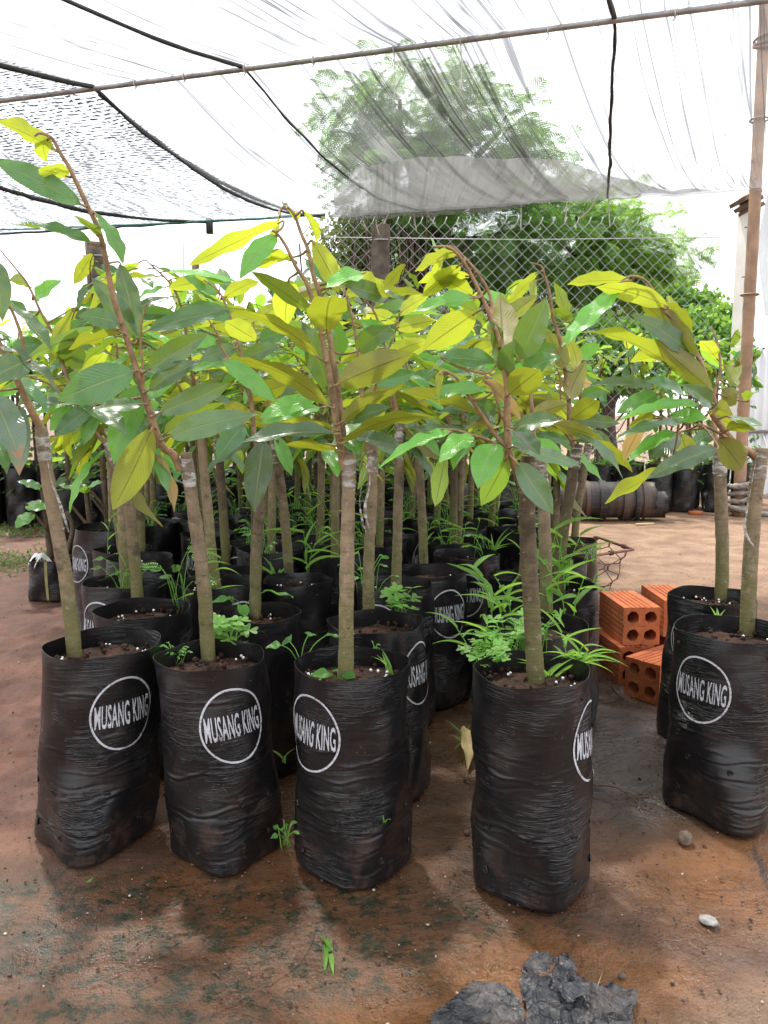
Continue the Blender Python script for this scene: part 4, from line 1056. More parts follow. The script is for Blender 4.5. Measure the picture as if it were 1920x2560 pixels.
hD = hero('front right sapling standing a little apart, grass and clover crowding its rim', (1328, 1672), [(1342, 1705), (1328, 1500), (1318, 1300), (1320, 1140)],
    [([(1306, 1215), (1292, 1180), (1280, 1151), (1271, 1115), (1268, 1031), (1268, 970), (1259, 910), (1254, 886), (1245, 841), (1227, 796), (1209, 751), (1173, 678), (1142, 633), (1115, 617), (1082, 618)], .0072, .0016, -.05),
     ([(1236, 790), (1227, 745), (1197, 687), (1161, 645), (1130, 616), (1108, 622)], .003, .0014, -.02), ([(1268, 1124), (1240, 1090), (1211, 1046), (1169, 985), (1142, 946), (1112, 928), (1098, 936)], .0038, .0016, -.07),
     ([(1262, 1073), (1247, 1016), (1229, 961), (1211, 934)], .003, .0016, .01), ([(1280, 1151), (1229, 1106), (1181, 1088), (1142, 1076), (1103, 1073)], .0038, .0016, -.06)],
    [(1257, 865, 1250, 735, 82, 'B', 'dark', -.05), (1300, 897, 1366, 746, 74, 'T', 'dark', -.03), (1268, 935, 1282, 855, 46, 'T', 'dark', -.01), (1245, 900, 1224, 800, 40, 'T', 'dark', .02),
     (1272, 986, 1352, 922, 74, 'B', 'dark', -.06), (1300, 932, 1399, 889, 46, 'T', 'mid', -.02), (1185, 745, 1038, 776, 38, 'T', 'lime', -.05), (1190, 782, 1058, 874, 76, 'B', 'gold', .02),
     (1106, 895, 1245, 904, 42, 'T', 'mid', .04), (1226, 981, 1084, 990, 28, 'T', 'lime', -.05), (1202, 1040, 1000, 976, 30, 'B', 'dark', -.02), (1184, 1088, 1012, 1071, 26, 'T', 'dark', -.03),
     (1127, 1080, 945, 1168, 30, 'T', 'lime', -.06), (1181, 1088, 1099, 1152, 48, 'T', 'lime', -.05), (1115, 1133, 1087, 1266, 40, 'B', 'lime', -.06), (1187, 1100, 1132, 1172, 36, 'T', 'lime', -.02),
     (1236, 1109, 1195, 1217, 74, 'T', 'lime', -.07), (1268, 1142, 1202, 1264, 60, 'B', 'lime', -.02), (1292, 1157, 1384, 1285, 64, 'T', 'dark', -.08), (1286, 1118, 1449, 1163, 30, 'T', 'dark', -.03),
     (1280, 1070, 1404, 1049, 38, 'T', 'dark', -.02), (1277, 1076, 1350, 1136, 30, 'T', 'dark', -.06), (1208, 949, 1307, 1061, 34, 'B', 'beige', .0), (1241, 1031, 1096, 1025, 26, 'T', 'dark', .03),
     (1145, 640, 1036, 676, 24, 'B', 'gold', -.03), (1150, 662, 1056, 742, 42, 'B', 'gold', -.02), (1175, 690, 1046, 704, 32, 'B', 'gold', .0), (1112, 620, 1094, 690, 20, 'B', 'gold', -.05), (1180, 740, 1090, 690, 34, 'B', 'gold', .05),
     (1215, 800, 1150, 760, 30, 'B', 'mid', .04), (1240, 1060, 1190, 1000, 36, 'T', 'mid', .05), (1110, 930, 1096, 1010, 18, 'B', 'gold', -.04), (1082, 618, 1098, 640, 8, 'B', 'gold', -.05)],
    R=.1045, foot=(.010, .0), corner=12, prt=65, roll=-6, seed=4, h=0.3745, big=((0, 80, .128, -.006, .0042, .004), (-10, 60, .10, .004, .002, .003), (25, 55, .062, .004, .0026, .003), (10, 60, .042, -.003, .002, .003)), tr=(.018, .0145), beads=8)
hE = hero('right front sapling with its white taped graft and shoot leaning left past the bamboo pole', (1830, 1570), [(1868, 1585), (1876, 1400), (1890, 1230), (1906, 1120)],
    [([(1900, 1152), (1870, 1128), (1848, 1118), (1820, 1089), (1798, 1058), (1779, 1030), (1785, 1005), (1773, 973), (1751, 904), (1713, 835), (1676, 792), (1657, 773), (1619, 707), (1582, 690), (1556, 700)], .0085, .0017, -.06),
     ([(1848, 1118), (1820, 1096), (1776, 1071), (1738, 1058), (1682, 1049), (1635, 1039)], .0042, .0016, -.08)],
    [(1669, 766, 1486, 712, 48, 'B', 'gold', -.06), (1572, 702, 1417, 709, 30, 'B', 'gold', -.04), (1547, 726, 1403, 864, 46, 'T', 'lime', -.06), (1742, 892, 1588, 738, 44, 'B', 'dark', -.06),
     (1736, 897, 1584, 782, 44, 'T', 'dark', -.03), (1779, 975, 1638, 850, 54, 'B', 'dark', -.08), (1663, 906, 1448, 820, 34, 'B', 'gold', -.03), (1662, 890, 1575, 904, 24, 'B', 'gold', .0),
     (1723, 832, 1666, 752, 24, 'B', 'dark', .0), (1782, 1011, 1705, 962, 42, 'T', 'dark', -.08), (1779, 1027, 1828, 1034, 38, 'B', 'dark', -.08), (1712, 988, 1617, 951, 24, 'T', 'mid', -.02),
     (1634, 970, 1473, 961, 30, 'T', 'dark', .03), (1648, 985, 1542, 1032, 46, 'T', 'lime', -.02), (1748, 1014, 1542, 1050, 28, 'T', 'lime', -.06), (1673, 1039, 1768, 1046, 34, 'T', 'lime', -.04),
     (1757, 1067, 1542, 1085, 14, 'T', 'dark', -.08), (1792, 1121, 1617, 1195, 50, 'T', 'dark', -.09), (1668, 1172, 1511, 1258, 28, 'B', 'gold', -.05), (1795, 1096, 1858, 1176, 66, 'B', 'dark', -.01),
     (1690, 1080, 1567, 1156, 34, 'T', 'lime', -.04), (1698, 1083, 1624, 1150, 58, 'T', 'dark', .0), (1607, 1061, 1558, 1152, 38, 'B', 'beige', .03), (1700, 1083, 1733, 1176, 46, 'B', 'gold', .03),
     (1820, 1042, 1906, 1064, 16, 'T', 'dark', -.05), (1817, 1077, 1888, 1067, 30, 'B', 'dark', -.04), (1668, 775, 1690, 760, 26, 'B', 'gold', -.03), (1640, 1046, 1560, 1070, 26, 'B', 'dark', .0), (1630, 745, 1530, 740, 30, 'B', 'gold', .02)],
    R=.116, foot=(-.004, .0), corner=-6, elong=.26, prt=-52, roll=-2, seed=5, h=0.371, big=((-20, 60, .14, .004, .0025, .003), (-10, 60, .075, .003, .002, .003), (0, 60, .05, .0, .0022, .003)), tr=(.0185, .0165), strand=[(1888, 1160), (1872, 1250), (1862, 1325), (1886, 1370)], beads=16)
hF = hero('mossy straight sapling in the bag close behind the right front bag', (1782, 1487), [(1803, 1500), (1806, 1400), (1802, 1250), (1798, 1125)],
    [([(1800, 1160), (1790, 1100), (1782, 1010), (1800, 930), (1796, 870), (1780, 820)], .006, .002, .02)],
    [(1754, 865, 1808, 922, 34, 'B', 'lime', .05), (1810, 914, 1833, 966, 28, 'B', 'mid', .03), (1842, 963, 1852, 915, 24, 'B', 'mid', .02), (1868, 1003, 1888, 978, 26, 'B', 'mid', .02), (1804, 973, 1842, 1010, 44, 'B', 'dark', .05),
     (1795, 900, 1750, 850, 30, 'B', 'gold', .03), (1786, 1000, 1730, 960, 34, 'T', 'mid', .05), (1786, 1040, 1862, 1080, 34, 'B', 'dark', .02), (1790, 1080, 1720, 1120, 36, 'T', 'mid', .04)],
    R=.108, foot=(-.01, .0), corner=-30, prt=-44, zc=.262, seed=6, tr=(.020, .0165), beads=14, h=.363)
hG = hero('second-row sapling behind the leftmost bag, thin shoot with yellow leaves', (356, 1520), [(345, 1515), (335, 1380), (315, 1230), (266, 1095)],
    [([(268, 1110), (246, 1090), (214, 1053), (185, 998), (165, 934), (136, 844), (104, 784), (70, 712), (43, 676), (0, 624)], .006, .0015, -.02)],
    [(185, 772, 124, 914, 32, 'B', 'gold', -.02), (107, 859, 26, 876, 42, 'T', 'mid', .0), (173, 920, 190, 826, 66, 'T', 'dark', .02), (116, 969, 46, 1010, 32, 'T', 'lime', -.01), (156, 1006, 49, 1020, 24, 'T', 'dark', -.03),
     (231, 1015, 136, 1090, 46, 'T', 'mid', -.02), (185, 1018, 125, 1075, 42, 'T', 'lime', .02), (246, 1024, 208, 1112, 36, 'T', 'lime', .0), (156, 1079, 150, 1138, 20, 'B', 'gold', .03), (179, 1061, 176, 1146, 26, 'B', 'gold', .0),
     (72, 716, 24, 700, 22, 'B', 'mid', .0), (75, 790, 10, 760, 26, 'T', 'mid', .02), (140, 850, 220, 800, 34, 'T', 'mid', .04), (210, 1050, 290, 1010, 40, 'T', 'dark', .05), (120, 820, 60, 780, 40, 'B', 'lime', .05),
     (180, 980, 260, 940, 44, 'B', 'mid', .05), (85, 748, 150, 700, 30, 'T', 'lime', .03)],
    R=.111, foot=(.0, .01), corner=20, seed=7, hi=False, holes=False, beads=20, tr=(.018, .0125))
hH = hero('second-row sapling with a straight reddish trunk between the two left front bags and the centre', (648, 1530), [(637, 1545), (640, 1400), (650, 1250), (656, 1120)],
    [([(650, 1150), (635, 1080), (628, 1000), (610, 930), (596, 860), (575, 790), (548, 730), (510, 700)], .006, .0016, .0), ([(628, 1000), (600, 940), (560, 880), (540, 830), (522, 800)], .004, .0015, -.03)],
    [(660, 1100, 634, 1280, 70, 'T', 'dark', -.09), (600, 940, 690, 1000, 40, 'T', 'lime', .02), (560, 900, 690, 1005, 46, 'T', 'lime', -.03), (530, 810, 640, 795, 54, 'B', 'gold', -.01), (610, 1060, 540, 1150, 56, 'T', 'mid', -.05),
     (640, 1095, 510, 1180, 26, 'T', 'dark', -.04), (580, 800, 470, 760, 40, 'T', 'mid', .0), (560, 745, 650, 700, 34, 'B', 'gold', .03), (520, 702, 420, 720, 36, 'B', 'gold', .0), (590, 870, 500, 900, 42, 'T', 'dark', .02),
     (620, 1000, 720, 960, 50, 'B', 'dark', .03), (630, 1050, 560, 1010, 40, 'B', 'dark', .0), (548, 735, 460, 690, 34, 'T', 'lime', .03), (600, 900, 700, 860, 40, 'T', 'dark', .04), (540, 850, 450, 860, 36, 'T', 'lime', .02)],
    R=.098, foot=(.0, .02), corner=-10, seed=8, hi=False, holes=False, beads=16, tr=(.0165, .0125))
hI = hero('second-row sapling directly behind the centre front bag, white tape strand down its trunk', (940, 1553), [(922, 1550), (922, 1400), (930, 1250), (932, 1110)],
    [([(928, 1150), (915, 1070), (905, 1000), (900, 920), (890, 850), (880, 790), (862, 730), (850, 690)], .006, .0016, .02), ([(908, 1020), (940, 960), (960, 900), (985, 840), (1000, 780)], .004, .0015, .03)],
    [(905, 1000, 1010, 960, 44, 'B', 'dark', .0), (900, 960, 800, 930, 40, 'T', 'dark', .02), (940, 960, 1040, 930, 40, 'T', 'mid', .0), (965, 890, 1070, 850, 40, 'B', 'gold', .0), (990, 820, 1090, 800, 40, 'B', 'gold', .02), (890, 850, 990, 830, 50, 'T', 'dark', .02),
     (880, 790, 790, 760, 40, 'T', 'mid', .03), (865, 735, 960, 700, 40, 'B', 'gold', .02), (850, 690, 790, 650, 34, 'B', 'gold', .0), (915, 1060, 830, 1110, 44, 'T', 'lime', .0), (920, 1080, 1010, 1150, 36, 'T', 'dark', -.02), (1000, 782, 1070, 740, 36, 'B', 'gold', .02), (980, 850, 900, 800, 40, 'T', 'lime', .05), (905, 990, 960, 1060, 50, 'B', 'gold', .06)],
    R=.107, foot=(.02, .0), corner=25, prt=60, seed=9, hi=False, holes=False, tr=(.0165, .0125), strand=[(918, 1160), (900, 1240), (905, 1300), (915, 1330)], beads=6)
hJ = hero('sapling standing half hidden behind the front right trunk, maize-like weeds round it', (1345, 1560), [(1366, 1545), (1364, 1400), (1358, 1250), (1350, 1150)],
    [([(1340, 1180), (1335, 1100), (1330, 1020), (1322, 950), (1310, 880), (1290, 820), (1270, 770)], .006, .0016, .03)],
    [(1332, 1040, 1420, 1010, 44, 'B', 'dark', .02), (1325, 980, 1230, 940, 42, 'B', 'dark', .03), (1315, 900, 1390, 860, 44, 'T', 'mid', .02), (1300, 840, 1220, 800, 40, 'B', 'gold', .02), (1280, 790, 1340, 740, 40, 'B', 'gold', .03), (1270, 770, 1200, 730, 34, 'T', 'lime', .02), (1335, 1080, 1250, 1120, 44, 'T', 'mid', .05), (1335, 1100, 1410, 1150, 44, 'T', 'lime', .02), (1318, 930, 1390, 930, 40, 'B', 'mid', .04)],
    R=.112, foot=(.0, .01), corner=10, seed=10, hi=False, holes=False, beads=8, tr=(.018, .0145))
hK = hero('third-row mossy sapling right of the reddish second-row trunk, white beads on its soil', (742, 1448), [(724, 1455), (715, 1330), (700, 1200), (688, 1100)],
    [([(690, 1130), (676, 1060), (668, 980), (655, 900), (640, 840), (630, 790)], .006, .0016, .02)],
    [(690, 1090, 730, 1190, 34, 'T', 'lime', .0), (676, 1060, 590, 1030, 40, 'B', 'dark', .0), (668, 980, 760, 960, 44, 'T', 'dark', .02), (655, 905, 560, 880, 40, 'B', 'mid', .0), (645, 850, 730, 820, 40, 'T', 'mid', .0), (632, 795, 560, 770, 36, 'B', 'gold', .0), (635, 810, 700, 760, 36, 'B', 'gold', .02), (672, 1030, 750, 1080, 40, 'B', 'gold', .02), (660, 940, 610, 1010, 44, 'T', 'lime', .04)],
    R=.098, foot=(.0, .0), corner=0, seed=11, hi=False, holes=False, beads=40, tr=(.0165, .0135))
hL = hero('third-row sapling whose folded bag rim shows the white words below, right of the centre', (1072, 1425), [(1060, 1430), (1057, 1330), (1050, 1200), (1047, 1090)],
    [([(1048, 1130), (1040, 1060), (1032, 1000), (1020, 930), (1010, 860), (990, 800)], .006, .0016, .02)],
    [(1040, 1060, 960, 1040, 40, 'T', 'dark', .0), (1035, 1010, 1110, 980, 40, 'B', 'dark', .0), (1020, 940, 930, 910, 40, 'B', 'gold', .0), (1012, 880, 1090, 850, 40, 'B', 'gold', .0), (992, 805, 920, 780, 36, 'B', 'gold', .0), (1000, 830, 1060, 770, 36, 'T', 'lime', .0), (1042, 1080, 1100, 1150, 40, 'T', 'lime', .03), (1025, 960, 1090, 930, 40, 'T', 'mid', .03)],
    R=.108, foot=(.02, .0), corner=0, prt=28, zc=.262, seed=12, hi=False, holes=False, beads=5, tr=(.0165, .0135))
hM = hero('fourth-row sapling with mossy trunk among bright grass, right of the folded bag', (1166, 1383), [(1140, 1375), (1146, 1290), (1150, 1180), (1152, 1090)],
    [([(1152, 1120), (1156, 1050), (1165, 990), (1172, 920), (1180, 860)], .006, .0016, .02)],
    [(1154, 1060, 1090, 1040, 36, 'T', 'dark', .0), (1160, 1020, 1230, 990, 36, 'B', 'dark', .0), (1168, 950, 1110, 920, 36, 'B', 'gold', .0), (1175, 890, 1240, 860, 36, 'B', 'gold', .0), (1180, 862, 1140, 810, 34, 'T', 'lime', .0), (1165, 990, 1100, 980, 36, 'T', 'mid', .02)],
    R=.112, foot=(.0, .0), corner=0, prt=-8, zc=.255, seed=13, hi=False, holes=False, beads=10, tr=(.020, .0165))
hN = hero('right-hand sapling of the bed with a rough leaning trunk beside the wire basket', (1390, 1462), [(1395, 1480), (1404, 1360), (1425, 1230), (1444, 1110)],
    [([(1440, 1135), (1425, 1073), (1422, 1000), (1414, 932), (1402, 856), (1384, 799), (1375, 736), (1362, 690), (1353, 666), (1326, 657)], .0075, .0016, -.06),
     ([(1432, 1110), (1410, 1080), (1385, 1065)], .004, .002, -.05)],
    [(1423, 995, 1462, 905, 54, 'B', 'dark', -.06), (1428, 1049, 1500, 1000, 52, 'B', 'dark', -.06), (1414, 920, 1366, 826, 48, 'B', 'dark', -.05), (1441, 920, 1426, 850, 32, 'B', 'gold', -.03), (1344, 681, 1269, 760, 24, 'B', 'gold', -.05),
     (1417, 795, 1387, 705, 30, 'B', 'mid', -.03), (1426, 807, 1384, 769, 28, 'B', 'mid', -.02), (1341, 702, 1326, 742, 20, 'B', 'gold', -.04), (1383, 1058, 1503, 1096, 36, 'B', 'dark', -.08), (1431, 1077, 1563, 1192, 27, 'T', 'dark', -.08),
     (1472, 1096, 1585, 1176, 24, 'B', 'dark', -.04), (1438, 1049, 1550, 1058, 34, 'T', 'dark', -.03), (1295, 995, 1353, 1037, 34, 'B', 'dark', .0), (1400, 1010, 1310, 1000, 40, 'B', 'dark', .02), (1410, 900, 1330, 870, 40, 'T', 'mid', .04), (1380, 790, 1310, 790, 34, 'B', 'gold', .03), (1420, 960, 1480, 960, 40, 'B', 'beige', .0)],
    R=.115, foot=(.0, .0), corner=0, seed=14, hi=False, holes=False, beads=4, tr=(.018, .0155))
hO = hero('sapling at the right rim of the bed by the rubber roll, bag brown with dirt', (1420, 1350), [(1435, 1350), (1443, 1280), (1458, 1190), (1470, 1110)],
    [([(1468, 1130), (1462, 1060), (1455, 1000), (1450, 930), (1440, 880)], .0065, .0016, .0)],
    [(1464, 1080, 1530, 1110, 34, 'T', 'dark', .0), (1460, 1040, 1390, 1030, 34, 'B', 'dark', .0), (1455, 990, 1520, 970, 34, 'T', 'mid', .0), (1450, 940, 1390, 910, 34, 'B', 'mid', .0), (1442, 890, 1500, 860, 34, 'T', 'lime', .0), (1440, 880, 1400, 840, 30, 'B', 'gold', .0)],
    R=.105, foot=(.0, .0), corner=0, seed=15, hi=False, holes=False, beads=6, tr=(.0165, .0145), bagmat=M_BAGOLD)
hP = hero('left sapling of the bed in a taller clean bag printed with a ring', (278, 1316), [(282, 1315), (280, 1250), (276, 1150), (270, 1060)],
    [([(270, 1080), (262, 1000), (250, 930), (240, 870)], .006, .0016, .0)],
    [(264, 1020, 330, 1000, 30, 'T', 'mid', .0), (255, 960, 200, 940, 30, 'T', 'mid', .0), (248, 920, 300, 890, 30, 'T', 'lime', .0), (240, 872, 190, 850, 30, 'B', 'gold', .0), (262, 1000, 220, 1040, 32, 'T', 'dark', .0)],
    R=.135, foot=(-.02, .0), corner=-10, prt=-44, zc=.272, seed=16, hi=False, holes=False, beads=2, tr=(.018, .0155), h=.39)
hQ = hero('sapling in the low bag with a torn rim at the left of the bed', (350, 1392), [(350, 1395), (350, 1290), (345, 1180), (340, 1080)],
    [([(340, 1100), (330, 1030), (325, 960), (310, 900)], .006, .0016, .0)],
    [(332, 1040, 400, 1010, 34, 'T', 'lime', .0), (328, 990, 270, 970, 34, 'B', 'mid', .0), (322, 950, 390, 920, 34, 'T', 'mid', .0), (310, 902, 260, 870, 34, 'B', 'gold', .0), (335, 1060, 280, 1090, 34, 'B', 'gold', .0)],
    R=.105, foot=(.0, .0), corner=0, seed=17, hi=False, holes=False, beads=10, tr=(.019, .0165))
hR = hero('sapling in the slumped bag with shiny buckled rim behind the second front bag', (566, 1430), [(566, 1400), (560, 1310), (552, 1200), (545, 1090)],
    [([(545, 1110), (536, 1040), (530, 980), (520, 910)], .006, .0016, .0)],
    [(538, 1050, 600, 1030, 36, 'T', 'mid', .0), (532, 990, 470, 970, 36, 'B', 'mid', .0), (524, 940, 590, 910, 36, 'T', 'dark', .0), (520, 912, 460, 890, 34, 'B', 'gold', .0), (540, 1075, 480, 1090, 36, 'T', 'dark', .0)],
    R=.112, foot=(-.02, .0), corner=0, prt=8, roll=-22, zc=.25, seed=18, hi=False, holes=False, beads=10, tr=(.018, .0155), h=.35)

# ------------------------------------------------------------------ the packed bed behind: six patterns, then copies
def generic(seed, broad=False, tall=0.0):
    r = np.random.default_rng(400 + seed)
    t = bpy.data.objects.new('potted_sapling', None); COL.objects.link(t)
    R = .104; bag = Bag(R, .36, (r.normal() * .01, r.normal() * .01), r.uniform(0, 90), 200 + seed, 10)
    b = bag.build(t, 36, 22)
    if not broad and seed < 4: add_print(bag, b, r.uniform(-50, 50), .262, r.uniform(-5, 5))
    bag.build_soil(t, 200 + seed, 5, 24, 8)
    lean = r.normal(size=2) * .02; ht = .40 + r.normal() * .02 + tall
    th = .012 if broad else .0140
    tk, q = trunk_obj(t, [(0, 0, .31), (lean[0] * .4, lean[1] * .4, .45), (lean[0], lean[1], .36 + ht)], (th, th * .8), 300 + seed, M_BARKD if broad else M_BARK, 10)
    top = q[-1]
    if not broad: tape_obj(tk, q, th * .8, top[2] - .065, top[2] - .01, seed)
    mb = MB(); lv = []
    nst = 2 if not broad else 3
    for s in range(nst):
        dx = np.array((r.uniform(-.16, .04), r.uniform(-.10, .06), 0)) * (1 if s == 0 else 1.3)
        L = r.uniform(.30, .40) * (1.0 if s == 0 else .7)
        a = top - (0, 0, .05 + .02 * s); pth = smooth_path([a, a + dx * .25 + (0, 0, L * .35), a + dx * .7 + (0, 0, L * .75), a + dx * 1.25 + (-.03, -.01, L * .93)], 24)
        v, f = tube(pth, [.0062 if s == 0 else .004, .003, .0014], 7); mb.add(v, f)
        nl = (22 if s == 0 else 14) if not broad else 7
        for k in range(nl):
            i = int(2 + 21 * k / max(1, nl - 1)); p = pth[min(i, 23)]
            ang = r.uniform(-.7, .7) + (math.pi if k % 2 else 0); up = (r.uniform(-.35, .35) if k > 3 else r.uniform(-1.3, .0)) if k < nl - 3 else r.uniform(-.5, .1)
            if broad: ang = r.uniform(0, 6.28)
            d = np.array((math.cos(ang), math.sin(ang) * .9, up)); d /= np.linalg.norm(d)
            ll = r.uniform(.115, .170) if not broad else r.uniform(.08, .13); st = p + d * .016
            v, f = tube([p, (p + st) / 2 + (0, 0, .002), st + d * .004], .0015, 4); mb.add(v, f)
            n = np.array((r.normal() * .35, r.normal() * .35 - .15, 1.0))
            if r.random() < .2: n = np.array((r.normal(), r.normal(), .2))
            mt = r.choice(['dark', 'mid', 'lime', 'gold'], p=[.28, .30, .24, .18]) if not broad else r.choice(['mid', 'lime', 'dark', 'gold'], p=[.34, .36, .15, .15])
            lv.append((st, st + d * ll + (0, 0, -ll * r.uniform(.1, .6)), n, ll * (.222 if not broad else .5), int(r.integers(NLV)), str(mt)))
    if broad:                                            # low leaves along the stem
        um = MB()
        for k in range(34):
            p = q[int(r.integers(3, 25))] + np.array((r.normal() * .05, r.normal() * .05, r.uniform(-.16, .03))); a = r.uniform(0, 6.28); l_ = r.uniform(.04, .085)
            d = np.array((math.cos(a), math.sin(a), r.uniform(-.7, .2))); d /= np.linalg.norm(d); sd = np.cross(d, (r.normal() * .3, r.normal() * .3, 1.)); sd /= np.linalg.norm(sd)
            um.add([p, p + d * l_ * .3 + sd * l_ * .26, p + d * l_ * .7 + sd * l_ * .2 - (0, 0, .004), p + d * l_ - (0, 0, .012), p + d * l_ * .7 - sd * l_ * .2 - (0, 0, .004), p + d * l_ * .3 - sd * l_ * .26], [(0, 1, 2, 3), (0, 3, 4, 5)])
        tag(um.obj('undergrowth', M_UNDER, t), kind='stuff')
        for k in range(7):
            p = q[int(r.integers(8, 25))]; ang = r.uniform(0, 6.28); d = np.array((math.cos(ang), math.sin(ang), .1)); st = p + d * .02; ll = r.uniform(.06, .10)
            v, f = tube([p, st + d * .004], .0014, 4); mb.add(v, f)
            lv.append((st, st + d * ll + (0, 0, -.03), (r.normal() * .4, -.3, 1), ll * .6, int(r.integers(NLV)), str(r.choice(['mid', 'dark', 'lime']))))
    sh = mb.obj('shoot', M_SHOOT if not broad else M_BARKD, t)
    for st, tp, n, w, var, mt in lv: put_leaf(st, tp, n, w, var, mt, sh)
    return t
def kids(o): return [c for c in COL.objects if c.parent == o]
def tree_of(o): return (o, [tree_of(c) for c in KID.get(o, [])])
def copy_tree(o, parent=None):
    c = o.copy(); COL.objects.link(c)
    if parent is not None: c.parent = parent
    for ch in KID.get(o, []): copy_tree(ch, c)
    return c
M_UNDER = mat_foliage('undergrowth_leaves', (.035, .085, .025), (.09, .19, .05), (.22, .45, .08))
protos = [generic(s) for s in range(6)]
bprotos = [generic(20 + s, True, .16 + .05 * s) for s in range(4)]
KID = {}
for o in COL.objects:
    if o.parent is not None: KID.setdefault(o.parent, []).append(o)
fixed = [h[2] for h in (hA, hB, hC, hD, hE, hF, hG, hH, hI, hJ, hK, hL, hM, hN, hO, hP, hQ, hR)]
r = np.random.default_rng(31); spots = []
for Y in (1.98, 2.21, 2.43, 2.65, 2.87, 3.09, 3.31, 3.55, 3.8):
    lo, hi = (245 - 960) / 2000 * Y * 1.0, (1475 - 960) / 2000 * Y
    if Y > 2.7: lo, hi = (330 - 960) / 2000 * Y, (1400 - 960) / 2000 * Y
    x = lo + .06
    while x < hi - .04:
        p = np.array((x + r.normal() * .014, Y + r.normal() * .016, 0))
        if all(np.linalg.norm((p - f)[:2]) > .195 for f in fixed + spots): spots.append(p)
        x += .222
def place(o, p, label, group, rot=None, s=1.0):
    o.location = p; o.rotation_euler = (0, 0, r.uniform(-.5, .5) if rot is None else rot); o.scale = (s, s, s)
    tag(o, label, 'sapling', group); return o
used = set()
for i, p in enumerate(spots):
    k = i % 6
    o = protos[k] if k not in used else copy_tree(protos[k]); used.add(k)
    place(o, p, 'grafted sapling in a black bag packed in the bed behind the front rows', 'grafted saplings packed in the bed', s=r.uniform(.95, 1.06))
back = []
for Y in (4.2, 4.5, 4.8, 5.1, 5.4):
    x = (-60 - 960) / 2000 * Y; hi = (1310 - 960) / 2000 * Y
    while x < hi:
        p = np.array((x + r.normal() * .03, Y + r.normal() * .05, 0))
        if x > (150 - 960) / 2000 * Y: back.append(p)
        x += .25
for Y in (5.5, 5.75, 6.0, 6.3):
    x = (-140 - 960) / 2000 * Y
    while x < (420 - 960) / 2000 * Y:
        back.append(np.array((x + r.normal() * .03, Y + r.normal() * .05, 0))); x += .25
used = set()
for i, p in enumerate(back):
    k = i % 4
    o = bprotos[k] if k not in used else copy_tree(bprotos[k]); used.add(k)
    place(o, p, 'older leafy seedling in the dark back row with thin brown trunk', 'leafy seedlings along the back', r.uniform(0, 6.28), r.uniform(1.0, 1.2))
far = []
for Y, x0, x1 in ((6.3, 1.22, 3.0), (6.6, 1.35, 3.2)):
    x = x0
    while x < x1: far.append(np.array((x + r.normal() * .008, Y + r.normal() * .02, 0))); x += .235
for i, p in enumerate(far):
    o = copy_tree(bprotos[i % 4]); place(o, p, 'dusty far bag with a thin leafy seedling in the row by the white fence', 'far bags in a row by the white fence', r.uniform(0, 6.28), r.uniform(1.0, 1.08))
# ------------------------------------------------------------------ weeds
def blade_mesh(seed):
    rr_ = np.random.default_rng(seed); n = 10; V = []; F = []
    bend = rr_.uniform(.3, 1.0); tw = rr_.uniform(-.3, .3)
    for i in range(n + 1):
        t = i / n; w = .5 * (1 - t ** 2.2) * (.55 + 1.2 * t * (1 - t)) + .01
        x = t * (1 - .12 * bend * t); z = -bend * .55 * t ** 2.2
        for k, s in enumerate((-1, 0, 1)): V.append((x, s * w + tw * t * t * .2, z + (abs(s) * .12 * w)))
    for i in range(n):
        for k in range(2): F.append((i * 3 + k, (i + 1) * 3 + k, (i + 1) * 3 + k + 1, i * 3 + k + 1))
    return MB().add(V, F).mesh('blade', M_GRASS)
BLADES = [blade_mesh(s) for s in range(6)]
def heart_leaf():
    V = [(0, 0, 0)]; m_ = 9; F = []
    for s in (-1, 1):
        n0 = len(V)
        for k in range(m_):
            a = k / (m_ - 1); x = math.sin(a * math.pi * .58) * 1.0 if a < .86 else .96 - (a - .86) * 1.2; y = s * (.52 * math.sin(a * math.pi) + .02); V.append((x, y, .10 * abs(y)))
        F += [(0, n0 + k, n0 + k + 1) if s < 0 else (0, n0 + k + 1, n0 + k) for k in range(m_ - 1)]
    return np.array(V), F
def clover_mesh():
    mb = MB(); V, F = heart_leaf()
    for k in range(3): mb.add((V @ rot_z(k * 2.094).T), F)
    return mb.mesh('leaf', M_CLOVER)
CLOVER = clover_mesh()
def oval_mesh(name, mat, w=.62, tipk=.25):
    V, F = [], []; n = 12
    for i in range(n + 1):
        t = i / n; ww = w * .5 * math.sin(math.pi * min(1, t ** .8)) ** .7 * (1 - tipk * t * t) if 0 < t < 1 else .01
        for s in (-1, -.5, 0, .5, 1): V.append((t, s * ww, .10 * abs(s) * ww * 2 - .18 * t * t + .05 * math.sin(t * 9 + s)))
    for i in range(n):
        for k in range(4): F.append((i * 5 + k, (i + 1) * 5 + k, (i + 1) * 5 + k + 1, i * 5 + k + 1))
    return MB().add(V, F).mesh(name, mat)
OVAL = oval_mesh('leaf', M_BROAD); HEARTB = oval_mesh('leaf', M_BROAD, .85, .45)
def pinnate_mesh():
    mb = MB()
    for k in range(8):
        t = (k + 1) / 8
        for s in (-1, 1):
            c = np.array((t, 0, -.1 * t * t)); d = np.array((.10, s * .22 * math.sin(math.pi * (t * .75 + .15)), 0)); q = np.array((.05, 0, 0))
            mb.add([c, c + d * .5 - q, c + d, c + d * .6 + q], [(0, 1, 2, 3)])
    v, f = tube([(0, 0, 0), (.5, 0, -.025), (1, 0, -.1)], .006, 4); mb.add(v, f)
    return mb.mesh('leaf', M_CLOVER)
PINN = pinnate_mesh()
